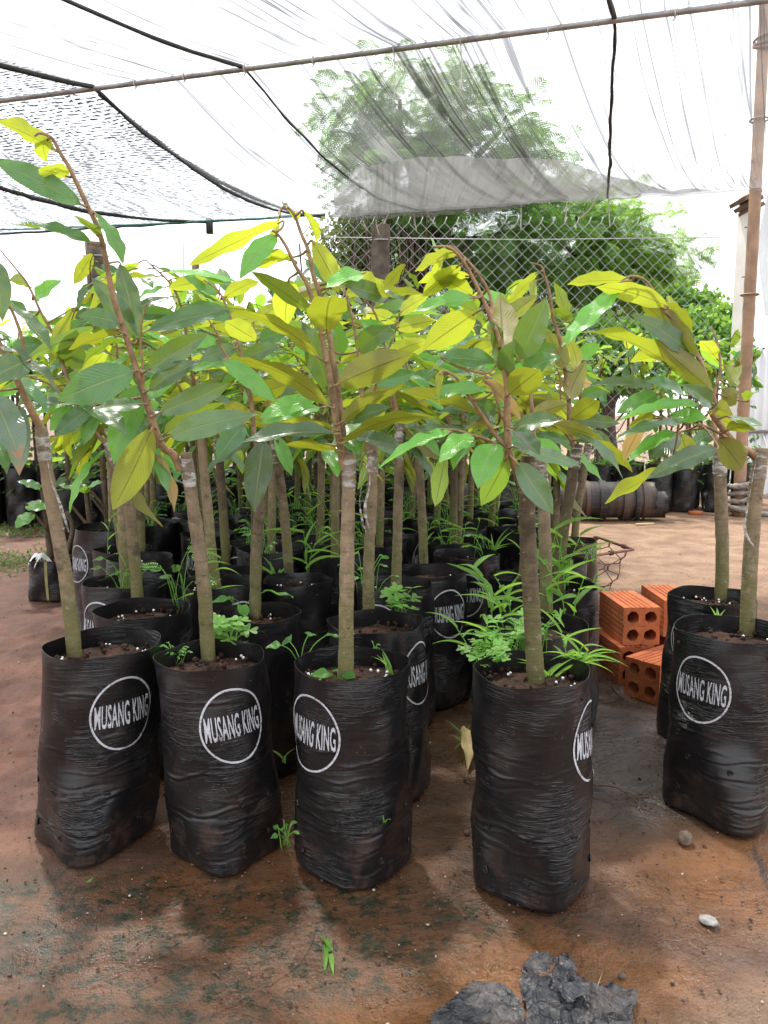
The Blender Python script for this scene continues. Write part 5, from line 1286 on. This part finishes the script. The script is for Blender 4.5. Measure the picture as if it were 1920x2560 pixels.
def frame(o, base, X, n, sx, sy, sz):
    X = np.array(X, float); X /= np.linalg.norm(X); n = np.array(n, float); n = n - X * n.dot(X); n /= np.linalg.norm(n); Y = np.cross(n, X)
    m = Matrix.Identity(4)
    for i in range(3): m[i][0] = X[i] * sx; m[i][1] = Y[i] * sy; m[i][2] = n[i] * sz; m[i][3] = base[i]
    o.matrix_basis = m
def culm_grass(pos, n, ht, ln, wd, label, seed, side=None):
    rr_ = np.random.default_rng(seed); t = empty('grass_weed', pos, label, 'weed', WG); mb = MB(); bl = []
    for c in range(n):
        a = rr_.uniform(0, 6.28) if side is None else math.radians(side) + rr_.normal() * .9
        lean = np.array((math.cos(a), math.sin(a), 0)) * rr_.uniform(.15, .5); h = ht * rr_.uniform(.6, 1.15)
        b = np.array((rr_.normal() * .02, rr_.normal() * .02, 0)); q = smooth_path([b, b + lean * h * .25 + (0, 0, h * .5), b + lean * h + (0, 0, h)], 12)
        v, f = tube(q, [.0017, .0009], 5); mb.add(v, f)
        k_ = int(rr_.integers(4, 7))
        for k in range(k_):
            i = int(2 + 9 * k / (k_ - 1)); aa = a + (0 if k % 2 else math.pi) + rr_.normal() * .7; up = rr_.uniform(.25, 1.1)
            d = np.array((math.cos(aa), math.sin(aa), up)); bl.append((q[min(i, 11)], d, ln * rr_.uniform(.6, 1.2), wd * rr_.uniform(.75, 1.25)))
    mb.obj('culm', M_GRASS, t)
    for b, d, l, w in bl:
        o = link('blade', BLADES[int(rr_.integers(6))], t); frame(o, b, d, (-d[0] + rr_.normal() * .3, -d[1] - .25 + rr_.normal() * .3, 1.0), l, w, l)
    return t
WG = 'weeds sprouting in and around the bags'
def grass(pos, n, ln, wd, label, seed, up=1.2, dirs=None):
    rr_ = np.random.default_rng(seed); t = empty('grass_weed', pos, label, 'weed', WG)
    for k in range(n):
        a = rr_.uniform(0, 6.28) if dirs is None else math.radians(dirs[k % len(dirs)]) + rr_.normal() * .15
        d = np.array((math.cos(a), math.sin(a), up * rr_.uniform(.45, 1.7))); l = ln * rr_.uniform(.7, 1.2)
        b = np.array((rr_.normal() * .004, rr_.normal() * .004, 0))
        o = link('blade', BLADES[int(rr_.integers(6))], t); frame(o, b, d, (-d[0] * 1.0 + rr_.normal() * .2, -d[1] + rr_.normal() * .2, 1.2), l, wd * rr_.uniform(.8, 1.2), l)
    return t
def stemmed(name, pos, n, spread, ht, size, mesh, label, seed, sz=None, flat=True):
    rr_ = np.random.default_rng(seed); t = empty(name, pos, label, 'weed', WG); mb = MB(); tips = []
    for k in range(n):
        a = rr_.uniform(0, 6.28); q = spread * math.sqrt(rr_.uniform(.1, 1)); h = ht * rr_.uniform(.6, 1.25)
        e = np.array((math.cos(a) * q, math.sin(a) * q, h)); b = np.array((rr_.normal() * spread * .25, rr_.normal() * spread * .25, 0))
        v, f = tube(smooth_path([b, (b + e) / 2 + (0, 0, h * .2), e], 7), .0008, 4); mb.add(v, f); tips.append((e, a))
    mb.obj('stem', M_CLOVER, t)
    for e, a in tips:
        o = link('leaf', mesh, t); s = size * rr_.uniform(.7, 1.25)
        n_ = np.array((rr_.normal() * .35, rr_.normal() * .35 - .45, 1.0))
        frame(o, e, (math.cos(a), math.sin(a), 0 if flat else .35), n_, s, s * (sz or 1), s)
    return t
def S(px, py, z=.333): return G(px, py, z)
grass(S(318, 1605), 6, .040, .0045, 'little pale grass tuft on the leftmost bag soil', 1, 2.0)
grass(S(345, 1622), 4, .026, .004, 'low grass sprig beside white beads on the leftmost bag', 2, .8)
stemmed('clover_weed', S(575, 1628), 20, .038, .052, .019, CLOVER, 'clover clump on the right half of the second front bag', 3)
stemmed('herb_weed', S(440, 1655), 26, .026, .026, .0105, OVAL, 'tiny pale herb creeping at the left rim of the second front bag', 4, .8)
grass(S(602, 1640), 2, .045, .010, 'single bright blade beside the clover of the second front bag', 5, 2.5)
stemmed('broadleaf_weed', S(748, 1665), 4, .050, .050, .036, HEARTB, 'glossy broad-leaved weed hanging over the left rim of the centre front bag', 6, .95)
stemmed('broadleaf_weed', S(850, 1700), 5, .020, .014, .030, OVAL, 'small rosette seedling at the foot of the centre front trunk', 7, 1.0)
grass(S(970, 1685), 4, .050, .0085, 'upright grass sprout near the right rim of the centre front bag', 8, 3.5)
stemmed('herb_weed', S(933, 1655), 6, .010, .030, .006, OVAL, 'spindly tiny-leaved sprig behind the centre front trunk', 9, .9)
stemmed('clover_weed', S(1215, 1680), 26, .048, .045, .0165, CLOVER, 'dense clover spilling over the left rim of the front right bag', 10)
stemmed('clover_weed', S(1270, 1650), 18, .05, .070, .016, CLOVER, 'taller clover mixed with grass left of the front right trunk', 11)
culm_grass(S(1222, 1662), 4, .075, .070, .0080, 'tangled grass with arching blades left of the front right trunk', 12, 170)
culm_grass(S(1425, 1690), 4, .060, .075, .0080, 'grass arching right past the rim of the front right bag', 13, 10)
grass(S(1370, 1705), 7, .09, .008, 'low grass in front of the front right trunk', 14, 1.0, (20, 150, 190, 330))
stemmed('herb_weed', S(1330, 1640), 46, .05, .065, .010, OVAL, 'fine-leaved chickweed mat behind the front right trunk', 15, .7)
culm_grass(S(1420, 1560), 3, .14, .10, .018, 'broad bright maize-like weed right of the half-hidden sapling', 16, 60)
culm_grass(S(1428, 1480), 3, .18, .115, .021, 'tallest broad-bladed weed by the leaning rough trunk', 17, 80)
culm_grass(S(1262, 1560), 3, .12, .10, .017, 'broad-bladed weed leaning left behind the front right bag', 18, 150)
grass(S(1260, 1530), 4, .10, .016, 'short broad grass in the shade left of the half-hidden sapling', 19, 1.2, (200, 160, 60, 320))
stemmed('clover_weed', S(1012, 1545), 12, .044, .055, .022, CLOVER, 'clover with large bright trefoils on the bag behind the centre front one', 20)
stemmed('feathery_weed', S(448, 1530), 9, .050, .110, .050, PINN, 'feathery sensitive-plant seedling right of the second-row left trunk', 21, 1.2)
stemmed('broadleaf_weed', S(600, 1540), 5, .060, .050, .060, OVAL, 'broad toothed-leaf weed at the left of the reddish second-row trunk', 22, .7)
grass(S(690, 1450), 6, .085, .008, 'grass tuft left of the third-row mossy trunk', 23, 1.2, (100, 150, 190, 60))
culm_grass(S(772, 1440), 2, .13, .15, .010, 'tall thin grass between the third-row trunk and the centre trunk', 24, 40)
culm_grass(S(1100, 1380), 4, .13, .085, .008, 'bright fine grass left of the mossy fourth-row trunk', 25)
stemmed('broadleaf_weed', S(1205, 1395), 10, .05, .06, .030, OVAL, 'leafy nettle-like weed right of the mossy fourth-row trunk', 26, .8)
grass(S(1235, 1385), 7, .10, .008, 'grass mixed into the nettle-like weed', 27, 1.6)
grass(S(1480, 1470), 5, .06, .005, 'thin grass at the right rim by the wire basket', 28, 1.5)
stemmed('herb_weed', S(1475, 1410), 16, .04, .06, .008, OVAL, 'sprawling thin herb on the dark bag by the wire basket', 29, .6)
grass(S(1792, 1570), 4, .060, .010, 'single curled grass sprout on the right front bag', 30, 2.2, (150, 60, 200, 30))
stemmed('herb_weed', S(985, 1350), 16, .03, .035, .010, OVAL, 'fresh little herb by the folded black rim in the bed', 31, .7)
grass(S(505, 1380), 5, .07, .006, 'thin seedlings of grass in the shaded bag left of centre', 32, 2.2)
r = np.random.default_rng(77)
for i, p in enumerate(spots):
    if i % 2: culm_grass((p[0] + r.normal() * .04, p[1] - .05, .325), 2, r.uniform(.09, .20), .09, .008, 'thin grass sprouting in a shaded bag of the packed bed', 100 + i)
    else: stemmed('herb_weed', (p[0] + r.normal() * .04, p[1] - .05, .325), 14, .055, .10, .026, OVAL, 'small leafy herb sprouting in a shaded bag of the packed bed', 100 + i, .7)
for i, p in enumerate(far[:10]):
    stemmed('herb_weed', (p[0] + .04, p[1] - .06, .34), 18, .08, .05, .022, OVAL, 'green herb tuft on a far bag by the white fence', 200 + i, .6)
# seedlings growing from the holes of the bags and from the floor
c = P(735, 2062, hC[2][1] - .085)
stemmed('clover_weed', c + (-.012, -.012, -.03), 9, .022, .035, .011, HEARTB, 'seedling sprouting from a hole low on the left of the centre front bag', 40, .9)
c = P(962, 2040, hC[2][1] - .10)
stemmed('herb_weed', c + (0, -.006, -.008), 4, .006, .010, .006, OVAL, 'tiny sprout from a hole at the right of the centre front bag', 41, .8)
grass(G(708, 1905, .08), 3, .04, .009, 'small sprout in the gap between second and centre front bags', 42, 1.5)
grass(G(1165, 1860), 5, .07, .012, 'weed sprout in the gap left of the front right bag', 43, 1.5)

# ------------------------------------------------------------------ hollow bricks
def brick_mesh(L=.22, W=.11, Hh=.113, seed=0, broken=False):
    bm = bmesh.new(); r_ = np.random.default_rng(seed)
    # end faces with four round holes; walls grooved
    nseg = 12; hr = .0182; cs = [(-.0262, -.027), (.0262, -.027), (-.0262, .027), (.0262, .027)]
    gv = []
    def outline():
        pts = []
        def edge(a, b, groove):
            a, b = np.array(a), np.array(b); d = b - a; n = np.array((-d[1], d[0])) / np.linalg.norm(d)
            ts = [0] + ([x for g in groove for x in (g - .022, g - .012, g + .012, g + .022)]) + []
            for t in ts:
                on = 0 if t == 0 else (.0028 if any(abs(abs(t - g) - .012) < 1e-6 for g in groove) else 0)
                pts.append(a + d * t + n * on)
        h = Hh / 2; w = W / 2; gr = (.2, .34, .48, .62, .76)
        edge((-w, -h), (w, -h), gr); edge((w, -h), (w, h), gr); edge((w, h), (-w, h), gr); edge((-w, h), (-w, -h), gr)
        return pts
    o2 = outline(); no = len(o2); V = []; F = []
    for x in (-L / 2, L / 2):
        V += [(x, p[0], p[1]) for p in o2]
    for j in range(no): F.append((j, (j + 1) % no, no + (j + 1) % no, no + j))
    mb = MB().add(V, F)
    # ends: per quadrant fan of quads between hole circle and quadrant square
    for sx in (-1, 1):
        for (cy, cz) in cs:
            qy = (min(0, math.copysign(W / 2, cy)), max(0, math.copysign(W / 2, cy))); qz = (min(0, math.copysign(Hh / 2, cz)), max(0, math.copysign(Hh / 2, cz)))
            N = 16; A = []; B = []
            for k in range(N):
                a = 2 * math.pi * k / N + math.pi / 4; ca, sa = math.cos(a), math.sin(a)
                rad = hr * (1 + r_.uniform(-.10, .06)); A.append((sx * L / 2 + r_.uniform(-.0012, .0), cy + ca * rad, cz + sa * rad))
                tmax = min(((qy[1] if ca > 0 else qy[0]) - cy) / ca if abs(ca) > 1e-6 else 9, ((qz[1] if sa > 0 else qz[0]) - cz) / sa if abs(sa) > 1e-6 else 9)
                B.append((sx * L / 2, cy + ca * tmax, cz + sa * tmax))
            C = [(sx * (L / 2 - .10), p[1], p[2]) for p in A]
            V = A + B + C
            Fq = []
            for k in range(N):
                k2 = (k + 1) % N
                q = (k, k2, N + k2, N + k); Fq.append(q if sx < 0 else q[::-1])
                q = (2 * N + k, 2 * N + k2, k2, k); Fq.append(q if sx < 0 else q[::-1])
            Fq.append(tuple(range(2 * N, 3 * N)))
            mb.add(V, Fq)
    return mb.mesh('hollow_brick', M_BRICK, False)
BM = [brick_mesh(seed=s) for s in range(3)]
def brick(px, py, z, Y, yaw, label, k, pitch=0):
    o = link('hollow_brick', BM[k % 3]); c = P(px, py, Y); o.location = (c[0], c[1], z); o.rotation_euler = (0, pitch, yaw)
    tag(o, label, 'brick', 'hollow clay bricks stacked behind the right bags'); return o
def brick(x, y, z, yaw, label, k):
    o = link('hollow_brick', BM[k % 3]); o.location = (x, y, z); o.rotation_euler = (0, 0, math.radians(yaw))
    tag(o, label, 'brick', 'hollow clay bricks stacked behind the right bags'); return o
brick(.750, 2.395, .1705, 93, 'topmost hollow brick of the left pile, its four holes facing out', 0)
brick(.905, 2.48, .1710, 90, 'brick at the back of the top layer, half hidden by the rear right bag', 1)
brick(.728, 2.38, .0565, 97, 'darker brick under the topmost one, its left side in shade', 2)
brick(.800, 2.205, .0565, 38, 'chipped brick lying in front at the bottom of the pile', 1)
brick(.930, 2.47, .0568, 92, 'brick at the bottom of the pile behind the chipped one', 0)

# ------------------------------------------------------------------ wire basket
wb = G(1500, 1500); wbt = empty('wire_basket', wb, 'rusty hexagonal-mesh wire basket behind the bed beside the bricks', 'basket')
zr = .245
rimA = [G(1400, 1352, zr), G(1500, 1345, zr), G(1583, 1374, zr), G(1490, 1388, zr), G(1400, 1400, zr), G(1290, 1375, zr), G(1280, 1345, zr)]
rimA = [p - wb for p in rimA]
loop = rimA + [rimA[0]]
q = np.concatenate([np.linspace(loop[i], loop[i + 1], 8)[:-1] for i in range(len(loop) - 1)]); v, f = tube(np.vstack([q, q[:1]]), .0058, 7)
MB().add(v, f).obj('rim', M_RUST, wbt)
cen = np.mean(rimA, 0)
low = [(p - cen) * (.72, .72, 0) + (cen[0], cen[1], .012) for p in rimA]; low[2] = low[2] + (-.03, 0, 0)
loop2 = low + [low[0]]; q2 = np.concatenate([np.linspace(loop2[i], loop2[i + 1], 8)[:-1] for i in range(len(loop2) - 1)])
v, f = tube(np.vstack([q2, q2[:1]]), .0045, 6); MB().add(v, f).obj('base_ring', M_RUST, wbt)
# hexagonal mesh on the sides
nc, nrow = 16, 5
def side_pt(u, vv):
    k = (u % 1) * len(q); i = int(k) % len(q); t = k - int(k)
    a = q[i] * (1 - t) + q[(i + 1) % len(q)] * t; b = q2[i] * (1 - t) + q2[(i + 1) % len(q)] * t
    p = a * (1 - vv) + b * vv; n = np.array((p[0] - cen[0], p[1] - cen[1], 0)); n /= np.linalg.norm(n) + 1e-9
    return p + n * .012 * math.sin(math.pi * vv)
for i in range(nc):
    pts = []; n_ = nrow * 2
    for s in range(nrow):
        off = .47 * (1 if (s + i) % 2 == 0 else -1)
        for vv in (s / nrow + .02, (s + .5) / nrow): pts.append(side_pt((i + .5 + off) / nc, vv))
    pts.append(side_pt((i + .5) / nc, 1.0))
    v, f = tube(np.array(pts), .0022, 5); MB().add(v, f).obj('mesh_wire', M_RUST, wbt)
for k in range(0, len(q), 6):
    d = q[(k + 1) % len(q)] - q[k]; d /= np.linalg.norm(d) + 1e-9; b = np.cross(d, (0, 0, 1)); mb = MB()
    for j in range(3):
        c = q[k] + d * .007 * j; v, f = tube([c + b * .0085 * math.cos(a) + np.array((0, 0, .0085 * math.sin(a))) for a in np.linspace(0, 6.283, 10)], .0022, 4); mb.add(v, f)
    mb.obj('wire_wrap', M_RUST, wbt)

# ------------------------------------------------------------------ roll of rubber sheets
rb = G(1520, 1300); rl = empty('rubber_roll', rb, 'dark roll of old rubber sheets lying on the yard in front of the far bags', 'roll', rotz=-.06)
YR = rb[1]; RR = 48 * YR / FPX
def roll(x0, x1, r0, turns, name, cy, cz, seed, mat=M_ROLL):
    n = 26 * turns; V = []; xs = np.linspace(x0, x1, 16); rr2 = np.random.default_rng(seed)
    jag = [rr2.uniform(-.012, .012) for _ in range(n + 1)]
    for side in (0, 1):
        for k in range(n + 1):
            a = 2 * math.pi * turns * k / n + seed; rad = r0 * (1 - .5 * k / n * min(1, turns / 2)) - .0075 * side
            for i, x in enumerate(xs):
                xx = x + (jag[k] if i in (0, 15) else 0); d = .004 * mnoise.noise(Vector((x * 9, a, seed)))
                V.append((xx, cy + math.cos(a) * (rad + d), cz + math.sin(a) * (rad + d)))
    m_ = 16; F = []; o_ = (n + 1) * m_
    for k in range(n):
        for i in range(m_ - 1):
            F.append((k * m_ + i, k * m_ + i + 1, (k + 1) * m_ + i + 1, (k + 1) * m_ + i)); F.append((o_ + k * m_ + i, o_ + (k + 1) * m_ + i, o_ + (k + 1) * m_ + i + 1, o_ + k * m_ + i + 1))
        for i in (0, m_ - 1): F.append((k * m_ + i, (k + 1) * m_ + i, o_ + (k + 1) * m_ + i, o_ + k * m_ + i))
    return MB().add(V, F).obj(name, mat, rl)
xw = lambda px: (px - 1520) / FPX * YR
roll(xw(1385), xw(1628), RR, 2, 'outer_sheet', 0, RR + .005, 1)
roll(xw(1480), xw(1655), RR * .78, 3, 'inner_sheet', -.01, RR * .80 + .008, 2)
for px, r_, w in ((1462, 1.03, .03), (1500, 1.05, .05), (1556, 1.05, .045), (1583, 1.06, .03), (1600, 1.04, .02)):
    th = np.linspace(0, 2 * math.pi, 40); V = []
    for x in (xw(px) - w / 2, xw(px) + w / 2): V += [(x, math.cos(a) * RR * r_, RR + .005 + math.sin(a) * RR * r_) for a in th]
    MB().add(V, [(k, k + 1, 40 + k + 1, 40 + k) for k in range(39)]).obj('wrapped_band', M_ROLL, rl)
tag(MB().add(*box(G(1612, 1313) + (0, 0, .008), (.14, .03, .012), rot_z(.35))).obj('wood_chip', M_STRAW), 'thin wood splinter lying in front of the rubber roll', 'wood')
tag(MB().add(*box(G(1738, 1287) + (0, 0, .015), (.09, .05, .03), rot_z(.1))).obj('brick_fragment', M_BRICK), 'small red brick fragment at the foot of the far bags', 'fragment')

# ------------------------------------------------------------------ tied root balls at the left, log, dark sacks
def sack(pos, R, h, label, seed, stems=1, strip=True):
    t = empty('bagged_seedling', pos, label, 'seedling', 'bagged seedlings at the left of the bed')
    bag = Bag(R, h, (0, 0), seed * 30, 500 + seed, 16, soil=.012); b = bag.build(t, 40, 26); bag.build_soil(t, 500 + seed, 5, 24, 0)
    if strip:
        V = []
        for s in (-.006, .006):
            for z in np.linspace(0, h + .004, 12): V.append(bag.surf(.1 + s / R, min(z, h), .003) + (0, 0, 0))
        MB().add(V, [(k, k + 1, 13 + k, 12 + k) for k in range(11)]).obj('tie_strip', M_TEALS, t)
        rr2 = np.random.default_rng(seed)
        for k in range(3):
            a = (-1.2, .4, 2.6)[k]; L_ = (.10, .06, .07)[k]; n = 8; V = []
            for i in range(n):
                u = i / (n - 1); p = np.array((-.02 * k, -R * .7, h + .012 + .015 * math.sin(u * 4))) + np.array((math.cos(a + 3.14), math.sin(a) * .3, -.2 * u)) * L_ * u
                V += [p + (0, .006, .008), p - (0, .006, .008)]
            MB().add(V, [(2 * i, 2 * i + 1, 2 * i + 3, 2 * i + 2) for i in range(n - 1)]).obj('white_ribbon', M_STRING, t)
    mb = MB(); ends = []
    for k in range(stems):
        e = np.array((-.03 - .05 * k, 0, h + .30 - .03 * k)); v, f = tube(smooth_path([(.03 * k - .01, 0, h - .02), (.02 * k - .02, 0, h + .14), e], 12), [.013, .010, .008], 9, True, .05, k); mb.add(v, f); ends.append(e)
    v, f = tube(smooth_path([(-.01, -.01, h + .12), (-.06, -.02, h + .19), (-.09, -.03, h + .24)], 8), [.008, .004], 7); mb.add(v, f)
    v, f = tube(smooth_path([(.05, .0, h - .01), (.09, .0, h + .12), (.07, 0, h + .20)], 8), [.011, .008], 7); mb.add(v, f)
    st = mb.obj('stem', M_BARKD, t)
    return t, st, h
M_TEALS = mat_simple('olive_strip', (.28, .26, .10), .5, .2, 30)
ps = G(128, 1500)
t, st, h = sack(ps + (.0, .04, 0), .105, .175, 'low black root-ball sack tied with an olive strip and white ribbon', 1, 1)
for b_, d_, l_, w_, mt in (((-.06, -.02, .37), (-.5, -.6, -.5), .10, .075, 'lime'), ((-.09, -.03, .40), (1, -.25, -.05), .11, .07, 'lime'), ((-.03, 0, .47), (-.6, -.2, .25), .10, .06, 'mid'), ((-.04, 0, .46), (.3, -.2, .5), .09, .05, 'mid'), ((-.02, 0, .40), (-1, .2, .1), .09, .05, 'mid')):
    d_ = np.array(d_); put_leaf(b_, np.array(b_) + d_ / np.linalg.norm(d_) * l_, (.1, -.5, 1), w_, 3, mt, st)
t, st, h = sack(ps + (.16, .10, 0), .09, .17, 'smaller black root-ball sack half behind the leftmost trunk', 2, 1, False)
for b_, d_, l_, w_, mt in (((-.03, 0, .45), (-.7, -.3, .2), .10, .055, 'mid'), ((-.03, 0, .46), (.7, -.3, .3), .10, .055, 'lime'), ((-.03, 0, .44), (.2, -.6, .3), .09, .05, 'lime')):
    d_ = np.array(d_); put_leaf(b_, np.array(b_) + d_ / np.linalg.norm(d_) * l_, (.1, -.5, 1), w_, 5, mt, st)
t, st, h = sack(ps + (.13, .42, 0), .09, .17, 'black root-ball sack in the shade behind the two front sacks', 3, 1, False)
t, st, h = sack(ps + (.05, .62, 0), .10, .19, 'farthest black root-ball sack by the left weeds', 4, 1, False)
lg = G(-40, 1300); v, f = tube(smooth_path([lg + (-1.2, .05, .045), lg + (-.4, .0, .05), lg + (.30, -.02, .045)], 20), [.035, .033, .028], 10, True, .06, 3)
tag(MB().add(v, f).obj('log', mat_simple('brown_log', (.20, .12, .075), .8, .35, 15, .4)), 'brown pole lying on the ground at the left edge below dark bags', 'log')

# ------------------------------------------------------------------ small things on the floor
def pebble(px, py, rx, ry, rz, mat, label, seed):
    c = G(px, py); V = []
    for p in ICO3_V:
        d = 1 + .16 * mnoise.fractal(Vector(p) * 1.6 + Vector((seed * 7, 0, 0)), 1., 2., 4); V.append(p * d * (rx, ry, rz))
    o = MB().add(np.array(V), ICO3_F).obj('stone', mat); o.location = (c[0], c[1], rz * .72); o.rotation_euler = (.1, .2, seed)
    return tag(o, label, 'stone')
pebble(1712, 2108, .0165, .0135, .0135, M_STONE, 'round brown stone in front of the right front bag', 1)
pebble(1771, 2308, .0175, .0125, .0065, M_STONEG, 'flat pale grey stone lying near the lower right corner', 2)
pebble(1555, 2446, .0055, .005, .0045, M_STONE, 'small brown pebble right of the plastic scrap', 3)
pebble(1168, 2088, .0065, .006, .006, M_TWIG, 'dark clod on the wet floor left of the front right bag', 4)
def twig(pts, r0, label, br=()):
    mb = MB(); w = [G(x, y) + (0, 0, r0 + h_) for x, y, h_ in pts]; v, f = tube(smooth_path(w, 14), [r0, r0 * .5], 6, True, .15); mb.add(v, f)
    for b in br:
        w = [G(x, y) + (0, 0, r0 + h_) for x, y, h_ in b]; v, f = tube(smooth_path(w, 8), [r0 * .7, r0 * .3], 5); mb.add(v, f)
    return tag(mb.obj('twig', M_TWIG), label, 'twig')
twig([(1478, 1965, 0), (1530, 1975, .006), (1585, 1995, .004), (1622, 1996, 0)], .0022, 'forked dark twig right of the front right bag', [[(1545, 1978, .006), (1590, 2010, .003), (1602, 2032, 0)]])
twig([(1480, 1997, 0), (1540, 2005, .005), (1642, 2034, 0)], .0014, 'long thin twig lying just below the forked one')
twig([(1515, 1700, 0), (1545, 1740, .004), (1570, 1760, .0)], .0018, 'short twig on the dark wet patch beside the bricks', [[(1545, 1740, .004), (1560, 1790, 0), (1530, 1815, 0)]])
twig([(1490, 1760, 0), (1530, 1757, .003), (1560, 1745, 0)], .0016, 'thin stick on the dark patch behind the front right bag')
twig([(1480, 2055, 0), (1520, 2050, .003), (1545, 2035, 0)], .0012, 'tiny curved twig close to the front right bag')
twig([(730, 2210, 0), (775, 2280, .001), (786, 2340, .001), (740, 2420, .001), (620, 2490, .001), (510, 2550, 0)], .0006, 'hair-thin root fibre curving across the mossy floor')
w = G(822, 2385); t = grass(w + (0, 0, .004), 5, .062, .0085, 'plucked green grass blade lying on the mossy floor', 60, .12, (100, 108, 94, 260, 275))
for i, (px, py, a, mt) in enumerate(((225, 2210, .5, M_CLOVER), (1495, 2470, 1.0, M_STRAW), (240, 1582, 2.9, M_TWIG), (430, 2095, .1, M_CLOVER))):
    mb = MB(); c = G(px, py) + (0, 0, .006); d = np.array((math.cos(a), math.sin(a), .1)); q_ = np.array((-d[1], d[0], .0)); l_ = (.014, .04, .07, .016)[i]; w_ = (.004, .0008, .006, .003)[i]
    mb.add([c - d * l_ / 2, c + q_ * w_, c + d * l_ / 2 + (0, 0, .004), c - q_ * w_], [(0, 1, 2, 3)])
    tag(mb.obj('leaf_scrap', mt), ('pale green leaf scrap before the leftmost bag', 'straw sliver right of the plastic scrap', 'thin dry brown leaf lying behind the leftmost bag', 'green leaf scrap by the foot of the second front bag')[i], 'leaf')
o = put_leaf(G(1160, 1865) + (0, 0, .05), G(1172, 1932) + (0, 0, .012), (.2, -.8, .5), .032, 2, 'beige', None, 'dry_leaf'); tag(o, 'dry yellow leaf leaning in the gap left of the front right bag', 'leaf')
# crumpled plastic at the bottom edge
def scrap(outline, label, seed, amp, nx=70, lift=.004):
    pts = np.array([G(x, y)[:2] for x, y in outline]); mn, mx = pts.min(0), pts.max(0)
    def inside(p):
        c = False; n = len(pts); j = n - 1
        for i in range(n):
            if (pts[i][1] > p[1]) != (pts[j][1] > p[1]) and p[0] < (pts[j][0] - pts[i][0]) * (p[1] - pts[i][1]) / (pts[j][1] - pts[i][1]) + pts[i][0]: c = not c
            j = i
        return c
    xs = np.linspace(mn[0], mx[0], nx); ys = np.linspace(mn[1], mx[1], int(nx * (mx[1] - mn[1]) / (mx[0] - mn[0])) + 2)
    idx = {}; V = []; F = []
    for j, y in enumerate(ys):
        for i, x in enumerate(xs):
            jx = x + .006 * mnoise.noise(Vector((x * 90, y * 90, seed))); jy = y + .006 * mnoise.noise(Vector((x * 90, y * 90, seed + 9)))
            if inside((jx, jy)):
                n1 = mnoise.noise(Vector((x * 20, y * 20, seed))); n2 = mnoise.noise(Vector((x * 55, y * 55, seed + 3)))
                n3 = mnoise.noise(Vector((x * 34, y * 34, seed + 11)))
                z = lift + amp * (1.5 * max(0, 1 - 4.2 * abs(n1)) + .9 * max(0, 1 - 4.0 * abs(n3)) + .5 * max(0, n1 + .1)) + amp * .35 * abs(n2)
                idx[i, j] = len(V); V.append((jx, jy, max(z, .002)))
    for (i, j), a in idx.items():
        if (i + 1, j) in idx and (i, j + 1) in idx and (i + 1, j + 1) in idx: F += [(a, idx[i + 1, j], idx[i + 1, j + 1]), (a, idx[i + 1, j + 1], idx[i, j + 1])] if (i + j) % 2 else [(a, idx[i + 1, j], idx[i, j + 1]), (idx[i + 1, j], idx[i + 1, j + 1], idx[i, j + 1])]
    o = MB().add(V, F).obj('plastic_scrap', M_SCRAP, None, False)
    m = o.modifiers.new('thick', 'SOLIDIFY'); m.thickness = .0008; m.offset = -1
    return tag(o, label, 'plastic scrap', 'scraps of black plastic on the floor')
scrap([(1300, 2440), (1315, 2405), (1350, 2398), (1385, 2410), (1412, 2412), (1432, 2438), (1470, 2465), (1540, 2470), (1598, 2500), (1585, 2560), (1570, 2640), (1300, 2640), (1310, 2540), (1298, 2490)], 'crumpled black plastic scrap at the bottom edge, torn and folded', 3, .0058, 54)
scrap([(1385, 2440), (1420, 2432), (1450, 2455), (1440, 2490), (1470, 2530), (1420, 2548), (1380, 2500)], 'small torn flap of black plastic standing up on the crumpled scrap', 12, .010, 18, .012)
scrap([(1075, 2545), (1110, 2515), (1140, 2500), (1150, 2478), (1190, 2458), (1220, 2470), (1270, 2472), (1300, 2500), (1318, 2560), (1300, 2640), (1060, 2640)], 'flat wet bluish-black plastic scrap left of the crumpled one', 8, .0030, 44)
